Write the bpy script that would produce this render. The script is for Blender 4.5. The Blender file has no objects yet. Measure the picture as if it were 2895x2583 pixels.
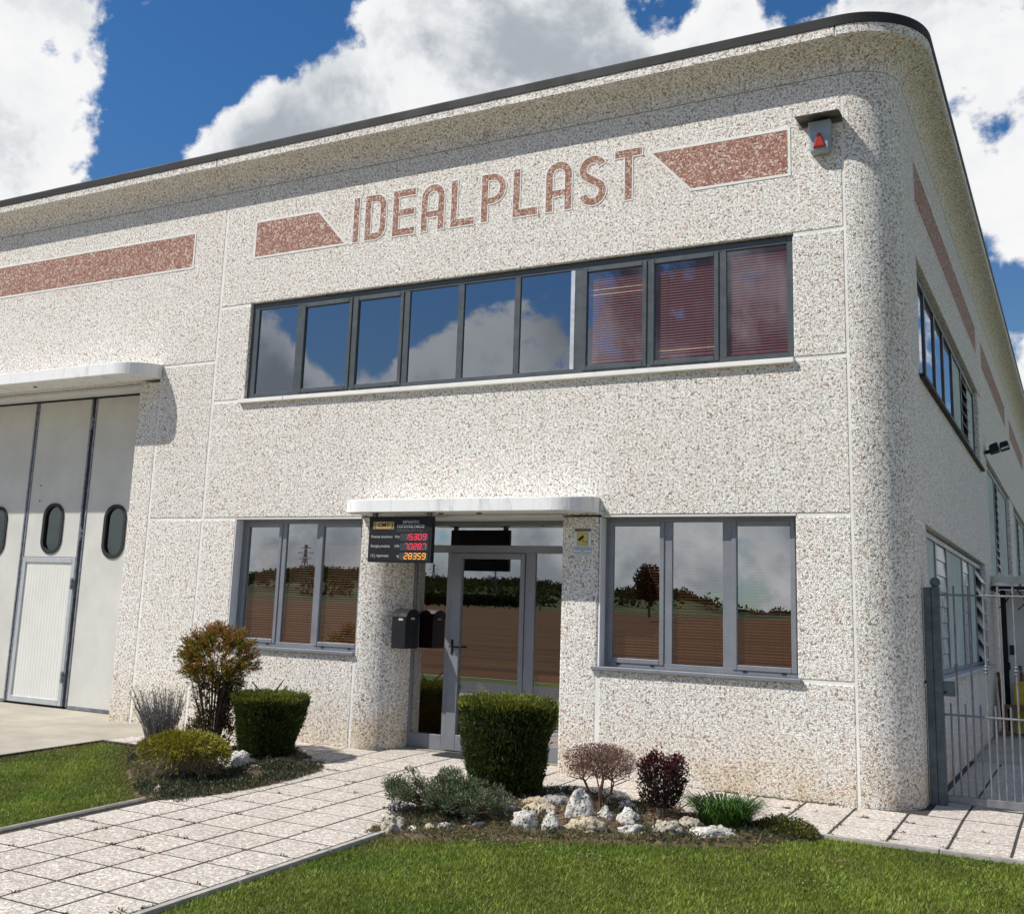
import bpy, bmesh, math, random
import numpy as np
from mathutils import Vector, Matrix
from mathutils.geometry import tessellate_polygon

random.seed(7)
rng = np.random.default_rng(7)
scene = bpy.context.scene
COL = scene.collection

# ------------------------------------------------------------------ camera, sky, sun, exposure
cam_data = bpy.data.cameras.new("camera")
cam = bpy.data.objects.new("camera", cam_data)
COL.objects.link(cam)
cam_data.sensor_width = 36.0
cam_data.sensor_fit = 'HORIZONTAL'
cam_data.lens = 38.315
cam_data.shift_x = 126.4 / 2895
cam_data.shift_y = -144.3 / 2895
cam_data.clip_start = 0.05
cam_data.clip_end = 6000
_r = Vector((0.8725, 0.48701, 0.03956)); _u = Vector((0.05579, -0.17972, 0.98213)); _f = Vector((-0.48542, 0.85471, 0.18398))
_m = Matrix((_r, _u, -_f)).transposed().to_4x4()
_m.translation = Vector((0, -11.0357, 1.65))
cam.matrix_world = _m
scene.camera = cam

SUN_TO = Vector((-1.12, -1.0, 1.70)).normalized()
SUN_EL = math.asin(SUN_TO.z)
SUN_ROT = math.atan2(SUN_TO.x, SUN_TO.y) % (2 * math.pi)

scene.view_settings.view_transform = 'Standard'
scene.view_settings.look = 'None'
scene.view_settings.gamma = 1
scene.view_settings.use_curve_mapping = False
scene.view_settings.exposure = 0.0
SKY_STRENGTH = 0.088


class NT:
    """small helper for node trees"""
    def __init__(s, tree):
        s.t = tree
        s.t.nodes.clear()

    def n(s, typ, props=None, **inp):
        nd = s.t.nodes.new(typ)
        for k, v in (props or {}).items():
            setattr(nd, k, v)
        for k, v in inp.items():
            key = int(k[1:]) if k[0] == 'i' and k[1:].isdigit() else k.replace('_', ' ')
            s.set(nd.inputs[key], v)
        return nd

    def set(s, sock, v):
        if isinstance(v, bpy.types.NodeSocket):
            s.t.links.new(v, sock)
        elif isinstance(v, bpy.types.Node):
            s.t.links.new(v.outputs[0], sock)
        else:
            if sock.type == 'RGBA' and not isinstance(v, (int, float)) and len(v) == 3:
                v = (*v, 1)
            sock.default_value = v

    def math(s, op, a, b=0.0, c=0.0, clamp=False):
        nd = s.t.nodes.new('ShaderNodeMath')
        nd.operation = op
        nd.use_clamp = clamp
        s.set(nd.inputs[0], a); s.set(nd.inputs[1], b); s.set(nd.inputs[2], c)
        return nd.outputs[0]

    def smooth(s, v, a, b, lo=0.0, hi=1.0):
        nd = s.t.nodes.new('ShaderNodeMapRange')
        nd.interpolation_type = 'SMOOTHSTEP'
        s.set(nd.inputs['Value'], v)
        nd.inputs['From Min'].default_value = a; nd.inputs['From Max'].default_value = b
        nd.inputs['To Min'].default_value = lo; nd.inputs['To Max'].default_value = hi
        return nd.outputs[0]

    def mix(s, f, a, b, mode='MIX'):
        nd = s.t.nodes.new('ShaderNodeMix')
        nd.data_type = 'RGBA'; nd.blend_type = mode
        s.set(nd.inputs[0], f); s.set(nd.inputs[6], a); s.set(nd.inputs[7], b)
        return nd.outputs[2]

    def ramp(s, v, stops, interp='LINEAR'):
        nd = s.t.nodes.new('ShaderNodeValToRGB')
        cr = nd.color_ramp
        cr.interpolation = interp
        while len(cr.elements) < len(stops):
            cr.elements.new(0.5)
        for e, (p, c) in zip(cr.elements, stops):
            e.position = p
            e.color = (*c, 1) if not isinstance(c, (int, float)) else (c, c, c, 1)
        s.set(nd.inputs[0], v)
        return nd.outputs[0]

    def noise(s, vec, scale, detail=4, rough=0.55, dist=0.0):
        nd = s.n('ShaderNodeTexNoise', None, Vector=vec, Scale=scale, Detail=detail, Roughness=rough, Distortion=dist)
        return nd.outputs['Fac']


def build_world():
    w = bpy.data.worlds.new("World")
    scene.world = w
    w.use_nodes = True
    k = NT(w.node_tree)
    out = k.n('ShaderNodeOutputWorld')
    tc = k.n('ShaderNodeTexCoord')
    d = tc.outputs['Generated']
    sky = k.n('ShaderNodeTexSky', dict(sky_type='NISHITA', sun_disc=False, sun_elevation=SUN_EL, sun_rotation=SUN_ROT,
                                       altitude=150, air_density=1.0, dust_density=0.35, ozone_density=3.0))
    zz = k.n('ShaderNodeSeparateXYZ', None, Vector=d).outputs[2]
    grade = k.mix(k.smooth(zz, 0.20, 0.44), (0.66, 0.86, 0.98), (0.46, 0.90, 1.26))
    skyc = k.mix(1.0, sky.outputs[0], grade, 'MULTIPLY')
    bg_sky = k.n('ShaderNodeBackground', None, Color=skyc, Strength=SKY_STRENGTH)
    # clouds: fractal noise on the view direction, gathered into the cumulus banks that stand round the building
    def field(v):
        base = k.noise(v, 4.2, 12, 0.60, 0.35)
        bil = k.math('ABSOLUTE', k.math('SUBTRACT', k.noise(v, 9.0, 7, 0.58, 0.1), 0.5))
        wisp = k.noise(v, 26.0, 7, 0.62, 0.2)
        a = k.math('MULTIPLY_ADD', base, 1.15, -0.075)
        a = k.math('SUBTRACT', a, k.math('MULTIPLY_ADD', bil, 1.0, -0.075))
        return k.math('ADD', a, k.math('MULTIPLY_ADD', wisp, 0.34, -0.17))
    dens = field(d)
    raw = dens
    toward = k.n('ShaderNodeVectorMath', dict(operation='ADD'), i0=d, i1=tuple(SUN_TO * 0.035)).outputs[0]
    lit = k.math('SUBTRACT', raw, field(toward))
    banks = [((-.765, .53, .40), .15, .22), ((-.80, .52, .30), .16, .20), ((-.50, .75, .42), .19, .26), ((-.40, .79, .46), .17, .24),
             ((-.24, .88, .42), .15, .20), ((-.05, .91, .42), .15, .18), ((-.03, .985, .20), .07, .16), ((-.60, .78, .33), .12, .16), ((-.60, .715, .36), .085, .22), ((-.638, .668, .385), .06, .26), ((-.605, .675, .425), .05, .14), ((-.09, .885, .475), .10, .18), ((-.56, .735, .40), .09, .14),
             ((-.655, .62, .44), .075, -.30), ((-.590, .640, .485), .09, -.30), ((-.545, .655, .53), .09, -.26), ((-.675, .63, .36), .06, -.20),
             ((-.285, .810, .512), .05, -.24), ((-.18, .840, .515), .05, -.24), ((-.035, .962, .268), .035, -.20),
             # the sky over the field, seen in the panes
             ((-.58, -.775, .255), .075, -.30), ((-.53, -.81, .27), .07, -.28), ((-.50, -.80, .32), .06, -.16),
             ((-.635, -.745, .20), .06, .16), ((-.485, -.845, .215), .075, .20), ((-.435, -.865, .265), .055, .13), ((-.40, -.885, .24), .07, .12), ((-.455, -.835, .305), .05, -.12), ((-.30, -.925, .25), .13, .22), ((-.16, -.955, .25), .16, .20)]
    for c, r, wgt in banks:
        dist = k.n('ShaderNodeVectorMath', dict(operation='DISTANCE'), i0=d, i1=c).outputs['Value']
        g = k.smooth(dist, r, r * 0.25, 0.0, wgt)
        dens = k.math('ADD', dens, g)
    sep = k.n('ShaderNodeSeparateXYZ', None, Vector=d)
    low = k.smooth(sep.outputs[2], 0.27, 0.12, 0.0, 0.24)
    dens = k.math('ADD', dens, low)
    mask = k.smooth(dens, 0.535, 0.655)
    thick = k.math('ADD', k.smooth(dens, 0.62, 1.05, 0, 0.62), k.math('MULTIPLY', k.smooth(k.noise(d, 5.0, 6, 0.6, 0.3), 0.35, 0.68), 0.55))
    thick = k.math('SUBTRACT', thick, k.math('MULTIPLY', lit, 0.9))
    thick = k.math('ADD', thick, k.smooth(sep.outputs[2], 0.22, 0.04, 0.0, 0.30))
    cl = k.ramp(k.smooth(thick, 0.05, 1.0), [(0.0, (1.0, 1.0, 1.0)), (0.38, (0.92, 0.93, 0.945)), (0.74, (0.68, 0.71, 0.75)), (1.0, (0.43, 0.47, 0.52))])
    # the rain-dark cloud base over the field that the upper panes mirror
    storm = k.n('ShaderNodeVectorMath', dict(operation='DISTANCE'), i0=d, i1=(-.27, -.925, .27)).outputs['Value']
    storm = k.math('MULTIPLY', k.smooth(storm, 0.20, 0.09), k.smooth(k.noise(d, 9.0, 5, 0.6, 0.3), 0.30, 0.55, 0.55, 1.0))
    cl = k.mix(storm, cl, (0.095, 0.105, 0.13))
    bg_cl = k.n('ShaderNodeBackground', None, Color=cl, Strength=0.95)
    ms = k.n('ShaderNodeMixShader', None, i0=mask, i1=bg_sky, i2=bg_cl)
    k.t.links.new(ms.outputs[0], out.inputs['Surface'])


build_world()
sun_data = bpy.data.lights.new("sun", 'SUN')
sun_data.energy = 5.0
sun_data.angle = math.radians(0.53)
sun_data.color = (1.0, 0.955, 0.88)
sun = bpy.data.objects.new("sun", sun_data)
COL.objects.link(sun)
sun.rotation_euler = SUN_TO.to_track_quat('Z', 'Y').to_euler()


# ------------------------------------------------------------------ materials
def mat(name):
    m = bpy.data.materials.new(name)
    m.use_nodes = True
    k = NT(m.node_tree)
    out = k.n('ShaderNodeOutputMaterial')
    return m, k, out


def bsdf(k, out, color, rough=0.7, metallic=0.0, normal=None, spec=0.5):
    b = k.n('ShaderNodeBsdfPrincipled')
    k.set(b.inputs['Base Color'], color)
    k.set(b.inputs['Roughness'], rough)
    k.set(b.inputs['Metallic'], metallic)
    b.inputs['Specular IOR Level'].default_value = spec
    if normal is not None:
        k.set(b.inputs['Normal'], normal)
    k.t.links.new(b.outputs[0], out.inputs['Surface'])
    return b


def pos(k):
    return k.n('ShaderNodeNewGeometry').outputs['Position']


def bump(k, h, strength=0.5, distance=0.01):
    return k.n('ShaderNodeBump', None, Strength=strength, Distance=distance, Height=h).outputs[0]


def pebble_mat(name, stops, scale, paste_shade, grime=0.0, bstr=0.9, bdist=0.012, tint=None, vary=.04):
    m, k, out = mat(name)
    p = pos(k)
    warp = k.n('ShaderNodeTexNoise', None, Vector=p, Scale=scale * 0.45, Detail=2)
    off = k.n('ShaderNodeVectorMath', dict(operation='MULTIPLY_ADD'), i0=warp.outputs['Color'], i1=(0.9 / scale,) * 3, i2=p).outputs[0]
    v1 = k.n('ShaderNodeTexVoronoi', dict(feature='F1'), Vector=off, Scale=scale)
    v2 = k.n('ShaderNodeTexVoronoi', dict(feature='DISTANCE_TO_EDGE'), Vector=off, Scale=scale)
    sepc = k.n('ShaderNodeSeparateColor', None, i0=v1.outputs['Color'])
    col = k.ramp(sepc.outputs[0], stops, 'CONSTANT')
    val = k.smooth(sepc.outputs[1], 0.0, 1.0, 0.86, 1.08)
    col = k.mix(1.0, col, k.n('ShaderNodeCombineColor', None, i0=val, i1=val, i2=val).outputs[0], 'MULTIPLY')
    gapn = k.smooth(k.noise(p, scale * 0.80, 3, 0.6), 0.47, 0.60, 0.06, 1.0)
    gap = k.math('MULTIPLY', k.smooth(v2.outputs['Distance'], 0.21, 0.04), gapn)
    col = k.mix(gap, col, paste_shade)  # cement colour, darkened to stand in for shadows between the grains
    if tint:
        big = k.smooth(k.noise(p, 0.9, 5, 0.6), 0.45, 0.75, 0.0, 0.30)
        col = k.mix(big, col, tint, 'MULTIPLY')
    if grime:
        sp = k.n('ShaderNodeSeparateXYZ', None, Vector=p)
        low = k.math('MULTIPLY', k.smooth(sp.outputs[2], 0.75, -0.05), k.smooth(k.noise(p, 3.0, 5, 0.65), 0.3, 0.7, 0.15, 1.0))
        col = k.mix(k.math('MULTIPLY', low, grime), col, (0.72, 0.55, 0.33), 'MULTIPLY')
        streak = k.n('ShaderNodeMapping', None, Vector=p, Scale=(6, 6, 0.35)).outputs[0]
        sk = k.smooth(k.noise(streak, 1.0, 5, 0.6), 0.52, 0.76, 0.0, 0.26)
        col = k.mix(sk, col, (0.66, 0.62, 0.55), 'MULTIPLY')
    hs = k.math('MULTIPLY', k.smooth(v2.outputs['Distance'], 0.0, 0.28), k.smooth(sepc.outputs[2], 0, 1, 0.55, 1.0))
    rnd = k.smooth(k.n('ShaderNodeObjectInfo').outputs['Random'], 0, 1, 1 - vary, 1 + vary * .6)
    col = k.mix(1.0, col, k.n('ShaderNodeCombineColor', None, i0=rnd, i1=rnd, i2=rnd).outputs[0], 'MULTIPLY')
    bsdf(k, out, col, 0.78, normal=bump(k, hs, bstr, bdist), spec=0.3)
    return m


WHITE_STOPS = [(0.0, (.87, .845, .785)), (0.34, (.815, .78, .71)), (0.52, (.90, .885, .845)), (0.74, (.77, .725, .65)), (0.84, (.85, .815, .75)),
               (0.89, (.60, .49, .40)), (0.93, (.66, .46, .395)), (0.96, (.34, .28, .235)), (0.975, (.87, .83, .77))]
RED_STOPS = [(0.0, (.38, .19, .14)), (0.30, (.45, .24, .175)), (0.48, (.29, .135, .10)), (0.60, (.55, .34, .265)), (0.78, (.68, .51, .43)), (0.91, (.78, .67, .60))]
TILE_STOPS = [(0.0, (.65, .59, .51)), (0.35, (.57, .50, .42)), (0.55, (.73, .69, .62)), (0.72, (.53, .41, .34)), (0.85, (.44, .40, .37)), (0.93, (.78, .75, .71))]
M = {}
M['wall'] = pebble_mat('washed_gravel_concrete', WHITE_STOPS, 50, (.19, .15, .11), grime=0.7, bstr=0.52, bdist=0.009, tint=(.96, .89, .83))
M['red'] = pebble_mat('red_gravel_inlay', RED_STOPS, 54, (.17, .085, .06), bstr=0.6, bdist=.009)
M['tile'] = pebble_mat('washed_gravel_paving', TILE_STOPS, 50, (.33, .29, .25), bstr=0.5, bdist=0.006, tint=(.84, .78, .71), vary=.055)


def simple(name, col, rough=0.6, metallic=0.0, nscale=6.0, amount=0.12, bstr=0.0, bscale=60, spec=0.5):
    m, k, out = mat(name)
    p = pos(k)
    n1 = k.noise(p, nscale, 6, 0.6)
    v = k.smooth(n1, 0.25, 0.75, 1 - amount, 1 + amount)
    c = k.mix(1.0, col, k.n('ShaderNodeCombineColor', None, i0=v, i1=v, i2=v).outputs[0], 'MULTIPLY')
    rr = k.smooth(k.noise(p, nscale * 2.3, 4), 0.3, 0.7, max(0.03, rough - 0.08), min(1, rough + 0.08))
    nrm = bump(k, k.noise(p, bscale, 5, 0.6), bstr, 0.004) if bstr else None
    bsdf(k, out, c, rr, metallic, nrm, spec)
    return m


M['mortar'] = simple('white_joint_mortar', (.74, .73, .69), .85, nscale=3, amount=.10, bstr=.3)
M['plaster'] = simple('white_plaster', (.72, .72, .73), .8, nscale=2.5, amount=.06, bstr=.15)
M['cap'] = simple('dark_brown_sheet_metal', (.020, .019, .020), .6, .0, nscale=1.2, amount=.12, bstr=.05, spec=.25)
M['frame_dark'] = simple('anthracite_aluminium', (.066, .078, .085), .42, .15, nscale=4, amount=.10)
M['frame_grey'] = simple('grey_aluminium', (.21, .222, .245), .42, .25, nscale=4, amount=.08)
M['stone_sill'] = simple('white_stone', (.78, .76, .71), .6, nscale=5, amount=.07, bstr=.1)
M['galv'] = simple('galvanised_steel_dark', (.10, .13, .145), .5, .35, nscale=9, amount=.28)
M['galv_light'] = simple('galvanised_steel_light', (.19, .195, .21), .45, .45, nscale=9, amount=.25)
M['steel_strip'] = simple('galvanised_door_profile', (.20, .215, .245), .45, .4, nscale=14, amount=.35)
M['rubber'] = simple('black_rubber', (.012, .012, .014), .65, nscale=8, amount=.2)
M['door_panel'] = simple('pale_grey_door_sheet', (.56, .555, .515), .5, nscale=1.6, amount=.09, bstr=.04, bscale=12)
M['white_panel'] = simple('white_ribbed_sheet', (.64, .64, .60), .5, nscale=1.5, amount=.05)
M['alu_light'] = simple('bright_aluminium', (.50, .52, .54), .4, .4, nscale=6, amount=.08)
M['black'] = simple('black_plastic', (.009, .010, .013), .55, spec=.3, nscale=7, amount=.2)
M['black_matt'] = simple('black_painted_metal', (.011, .012, .015), .65, spec=.3, nscale=7, amount=.2)
M['hood'] = simple('weathered_sheet_metal', (.17, .165, .15), .6, .3, nscale=9, amount=.35)
M['siren_grey'] = simple('siren_grey_plastic', (.30, .36, .40), .4, nscale=7, amount=.15)
M['red_lens'] = simple('red_lens', (.36, .028, .016), .3, nscale=5, amount=.1)
M['interior'] = simple('interior_plaster', (.24, .23, .22), .9, nscale=2, amount=.05)
M['mint'] = simple('pale_green_corrugated_plastic', (.42, .50, .47), .45, nscale=2.5, amount=.12)
M['louvre'] = simple('pale_louvre_glass', (.44, .48, .47), .3, nscale=2.5, amount=.10)
M['awning'] = simple('cream_corrugated_sheet', (.58, .55, .42), .6, nscale=4, amount=.15)
M['pale_wall'] = simple('pale_painted_sheet', (.60, .60, .59), .6, nscale=2, amount=.05)
M['yellow'] = simple('yellow_plastic', (.55, .42, .03), .5, nscale=5, amount=.12)
M['wood'] = simple('brown_varnished_wood', (.16, .075, .04), .5, nscale=12, amount=.25)
M['concrete'] = simple('driveway_concrete', (.40, .365, .295), .85, nscale=1.4, amount=.18, bstr=.3, bscale=90)
M['kerb'] = simple('kerb_concrete', (.25, .235, .20), .85, nscale=9, amount=.22, bstr=.4, bscale=110)
M['kerb_pale'] = simple('pale_kerb_concrete', (.38, .355, .315), .85, nscale=9, amount=.25, bstr=.4, bscale=110)
M['asphalt'] = simple('asphalt', (.06, .06, .062), .9, nscale=3, amount=.2, bstr=.4, bscale=120)
M['joint'] = simple('dark_joint_sand', (.045, .038, .030), .95, nscale=20, amount=.35, bstr=.5, bscale=80)
M['soil'] = simple('dry_mulch_soil', (.115, .078, .048), .95, nscale=14, amount=.45, bstr=1.0, bscale=55)
M['mat_rubber'] = simple('grey_rubber_mat', (.03, .032, .035), .8, nscale=30, amount=.3)
M['bark'] = simple('bark', (.10, .075, .055), .9, nscale=30, amount=.35, bstr=.6, bscale=70)
M['bark_pale'] = simple('pale_grey_bark', (.22, .175, .14), .9, nscale=30, amount=.3, bstr=.6, bscale=70)
M['bark_red'] = simple('reddish_brown_twigs', (.17, .098, .072), .9, nscale=30, amount=.3, bstr=.6, bscale=70)
M['gold'] = simple('gold_plate', (.50, .33, .13), .4, .3, nscale=8, amount=.1)
M['sign_white'] = simple('sign_white', (.66, .70, .70), .45, nscale=4, amount=.04)
M['sign_yellow'] = simple('sign_yellow', (.58, .46, .13), .45, nscale=4, amount=.05)
M['sign_blue'] = simple('sign_blue_print', (.03, .09, .20), .5)
M['print_grey'] = simple('print_pale_grey', (.50, .50, .50), .5)
M['print_dim'] = simple('print_dim_grey', (.10, .10, .11), .5)
M['led_window'] = simple('led_window', (.045, .05, .06), .3)
M['inner_wood'] = simple('pale_wood_cabinet', (.42, .28, .17), .6, nscale=5, amount=.15)


def emit(name, col, s):
    m, k, out = mat(name)
    e = k.n('ShaderNodeEmission', None, Color=col, Strength=s)
    k.t.links.new(e.outputs[0], out.inputs['Surface'])
    return m


M['led_red'] = emit('led_red', (1.0, .035, .09), 1.5)
M['led_amber'] = emit('led_amber', (1.0, .42, .05), 1.7)


def glass_mat(name, base, tint, refl=(.92, .95, 1.0), wav=0.02):   # one interface per thin pane
    m, k, out = mat(name)
    p = pos(k)
    nrm = bump(k, k.noise(p, 0.9, 1, 0.4), wav, 0.05)
    g = k.n('ShaderNodeNewGeometry')
    cosv = k.math('ABSOLUTE', k.n('ShaderNodeVectorMath', dict(operation='DOT_PRODUCT'), i0=g.outputs['Normal'], i1=g.outputs['Incoming']).outputs['Value'])
    schlick = k.math('POWER', k.math('SUBTRACT', 1.0, cosv), 4.0)
    fac = k.math('MULTIPLY_ADD', schlick, 0.95 - base, base + 0.02, clamp=True)
    tr = k.n('ShaderNodeBsdfTransparent', None, Color=tint)
    gl = k.n('ShaderNodeBsdfGlossy', None, Color=refl, Roughness=0.0, Normal=nrm)
    ms = k.n('ShaderNodeMixShader', None, i0=fac, i1=tr, i2=gl)
    k.t.links.new(ms.outputs[0], out.inputs['Surface'])
    return m


M['glass_up'] = glass_mat('reflective_office_glass', 0.29, (.86, .82, .82), (.84, .90, 1.0))
M['glass_low'] = glass_mat('tinted_ground_floor_glass', 0.42, (.66, .56, .48), (.92, .94, .95))
M['glass_door'] = glass_mat('dark_green_door_glass', 0.09, (.30, .40, .38), (.75, .85, .85))


def canopy_mat():
    m, k, out = mat('white_painted_concrete')
    p = pos(k)
    st = k.n('ShaderNodeMapping', None, Vector=p, Scale=(5, 5, 1.2)).outputs[0]
    s1 = k.smooth(k.noise(st, 1.3, 8, 0.7), 0.48, 0.72, 0, 0.62)
    s2 = k.smooth(k.noise(p, 22, 5, 0.7), 0.58, 0.82, 0, 0.30)
    c = k.mix(s1, (.80, .80, .79), (.42, .42, .42))
    c = k.mix(s2, c, (.50, .50, .49))
    drip = k.n('ShaderNodeMapping', None, Vector=p, Scale=(16, 16, .6)).outputs[0]
    c = k.mix(k.smooth(k.noise(drip, 1.0, 5, .65), .54, .74, 0, .38), c, (.36, .36, .35))
    bsdf(k, out, c, .75, normal=bump(k, k.noise(p, 35, 5), .15, .004))
    return m


M['canopy'] = canopy_mat()


def blind_mat(name, c1, c2):
    m, k, out = mat(name)
    p = pos(k)
    c = k.mix(k.noise(p, 3.0, 3), c1, c2)
    bsdf(k, out, c, .45)
    return m


M['blind_maroon'] = blind_mat('maroon_blind_slats', (.235, .036, .040), (.30, .055, .055))
M['blind_rust'] = blind_mat('rust_blind_slats', (.15, .034, .008), (.11, .024, .006))
M['blind_bright'] = blind_mat('painted_lit_blind_slats', (.85, .50, .30), (.80, .45, .26))  # bright colour painted in for light showing at the slat gaps


def leaf_mat(name, rough=0.5, trans=0.25, spec=0.3):
    m, k, out = mat(name)
    at = k.n('ShaderNodeAttribute', dict(attribute_name='tone'))
    b = k.n('ShaderNodeBsdfPrincipled', None)
    k.set(b.inputs['Base Color'], at.outputs['Color'])
    b.inputs['Roughness'].default_value = rough
    b.inputs['Specular IOR Level'].default_value = spec
    t = k.n('ShaderNodeBsdfTranslucent', None, Color=at.outputs['Color'])
    ms = k.n('ShaderNodeMixShader', None, i0=trans, i1=b.outputs[0], i2=t.outputs[0])
    k.t.links.new(ms.outputs[0], out.inputs['Surface'])
    return m


M['leaf'] = leaf_mat('leaf')
M['far_leaf'] = leaf_mat('far_leaf', 1.0, 0.1, 0.0)
M['grass'] = leaf_mat('grass_blade', 0.55, 0.3)


def lawn_mat():
    m, k, out = mat('lawn_turf')
    p = pos(k)
    c = k.mix(k.smooth(k.noise(p, 2.2, 6, .65), .3, .7), (.075, .110, .016), (.115, .140, .030))
    c = k.mix(k.smooth(k.noise(p, 40, 4, .7), .5, .8), c, (.10, .09, .035))
    bsdf(k, out, c, .95, normal=bump(k, k.noise(p, 90, 5, .7), 1.0, .02), spec=.1)
    return m


M['lawn'] = lawn_mat()


def field_mat():
    m, k, out = mat('ploughed_earth')
    p = pos(k)
    mp = k.n('ShaderNodeMapping', None, Vector=p, Rotation=(0, 0, math.radians(8)), Scale=(.02, .55, .02)).outputs[0]
    s = k.noise(mp, 1.0, 6, .6)
    c = k.mix(k.smooth(s, .28, .72), (.040, .016, .004), (.125, .052, .013))
    c = k.mix(k.smooth(k.noise(p, .03, 4), .5, .75, 0, .35), c, (.14, .075, .03))
    bsdf(k, out, c, .95, spec=.1)
    return m


M['field'] = field_mat()


def hill_mat():
    m, k, out = mat('wooded_hillside')
    p = pos(k)
    c = k.mix(k.smooth(k.noise(p, .02, 6, .65), .4, .62), (.030, .042, .016), (.095, .105, .035))
    c = k.mix(k.smooth(k.noise(p, .009, 3), .58, .70), c, (.16, .12, .06))
    bsdf(k, out, c, .95, normal=bump(k, k.noise(p, .15, 5, .7), 1.0, 3.0), spec=.1)
    return m


M['hill'] = hill_mat()


def rock_mat():
    m, k, out = mat('pitted_limestone')
    p = pos(k)
    n = k.noise(p, 26, 7, .68)
    oi = k.n('ShaderNodeObjectInfo')
    c = k.ramp(k.smooth(n, .28, .72), [(0, (.30, .28, .25)), (.25, (.50, .47, .42)), (.5, (.72, .70, .65)), (1, (.82, .81, .78))])
    c = k.mix(1.0, c, oi.outputs['Color'], 'MULTIPLY')
    v = k.n('ShaderNodeTexVoronoi', dict(feature='F1'), Vector=p, Scale=30)
    pit = k.smooth(v.outputs['Distance'], .10, .36, 0.0, 1.0)
    patch = k.smooth(k.noise(p, 9, 3), .44, .60)
    c = k.mix(k.math('MULTIPLY', k.math('SUBTRACT', 1.0, pit), patch), c, (.075, .07, .065))
    h = k.math('ADD', k.math('MULTIPLY', n, .8), k.math('MULTIPLY', pit, .6))
    bsdf(k, out, c, .85, normal=bump(k, h, 1.0, .03), spec=.2)
    return m


M['rock'] = rock_mat()


# ------------------------------------------------------------------ object helpers
def put(o, parent=None, name=None):
    COL.objects.link(o)
    if parent is not None:
        o.parent = parent
        if parent.type == 'EMPTY':
            o.matrix_parent_inverse = Matrix.Translation(-parent.location)
    return o


def tag(o, label=None, cat=None, group=None, kind=None):
    if label: o['label'] = label
    if cat: o['category'] = cat
    if group: o['group'] = group
    if kind: o['kind'] = kind
    return o


def empty(name, loc, label=None, cat=None, group=None):
    o = bpy.data.objects.new(name, None)
    o.empty_display_size = 0.2
    o.location = loc
    COL.objects.link(o)
    return tag(o, label, cat, group)


F_MAP = lambda u, d, z: (u, d, z)
S_X = -1.42
S_MAP = lambda u, d, z: (S_X - d, u, z)


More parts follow.
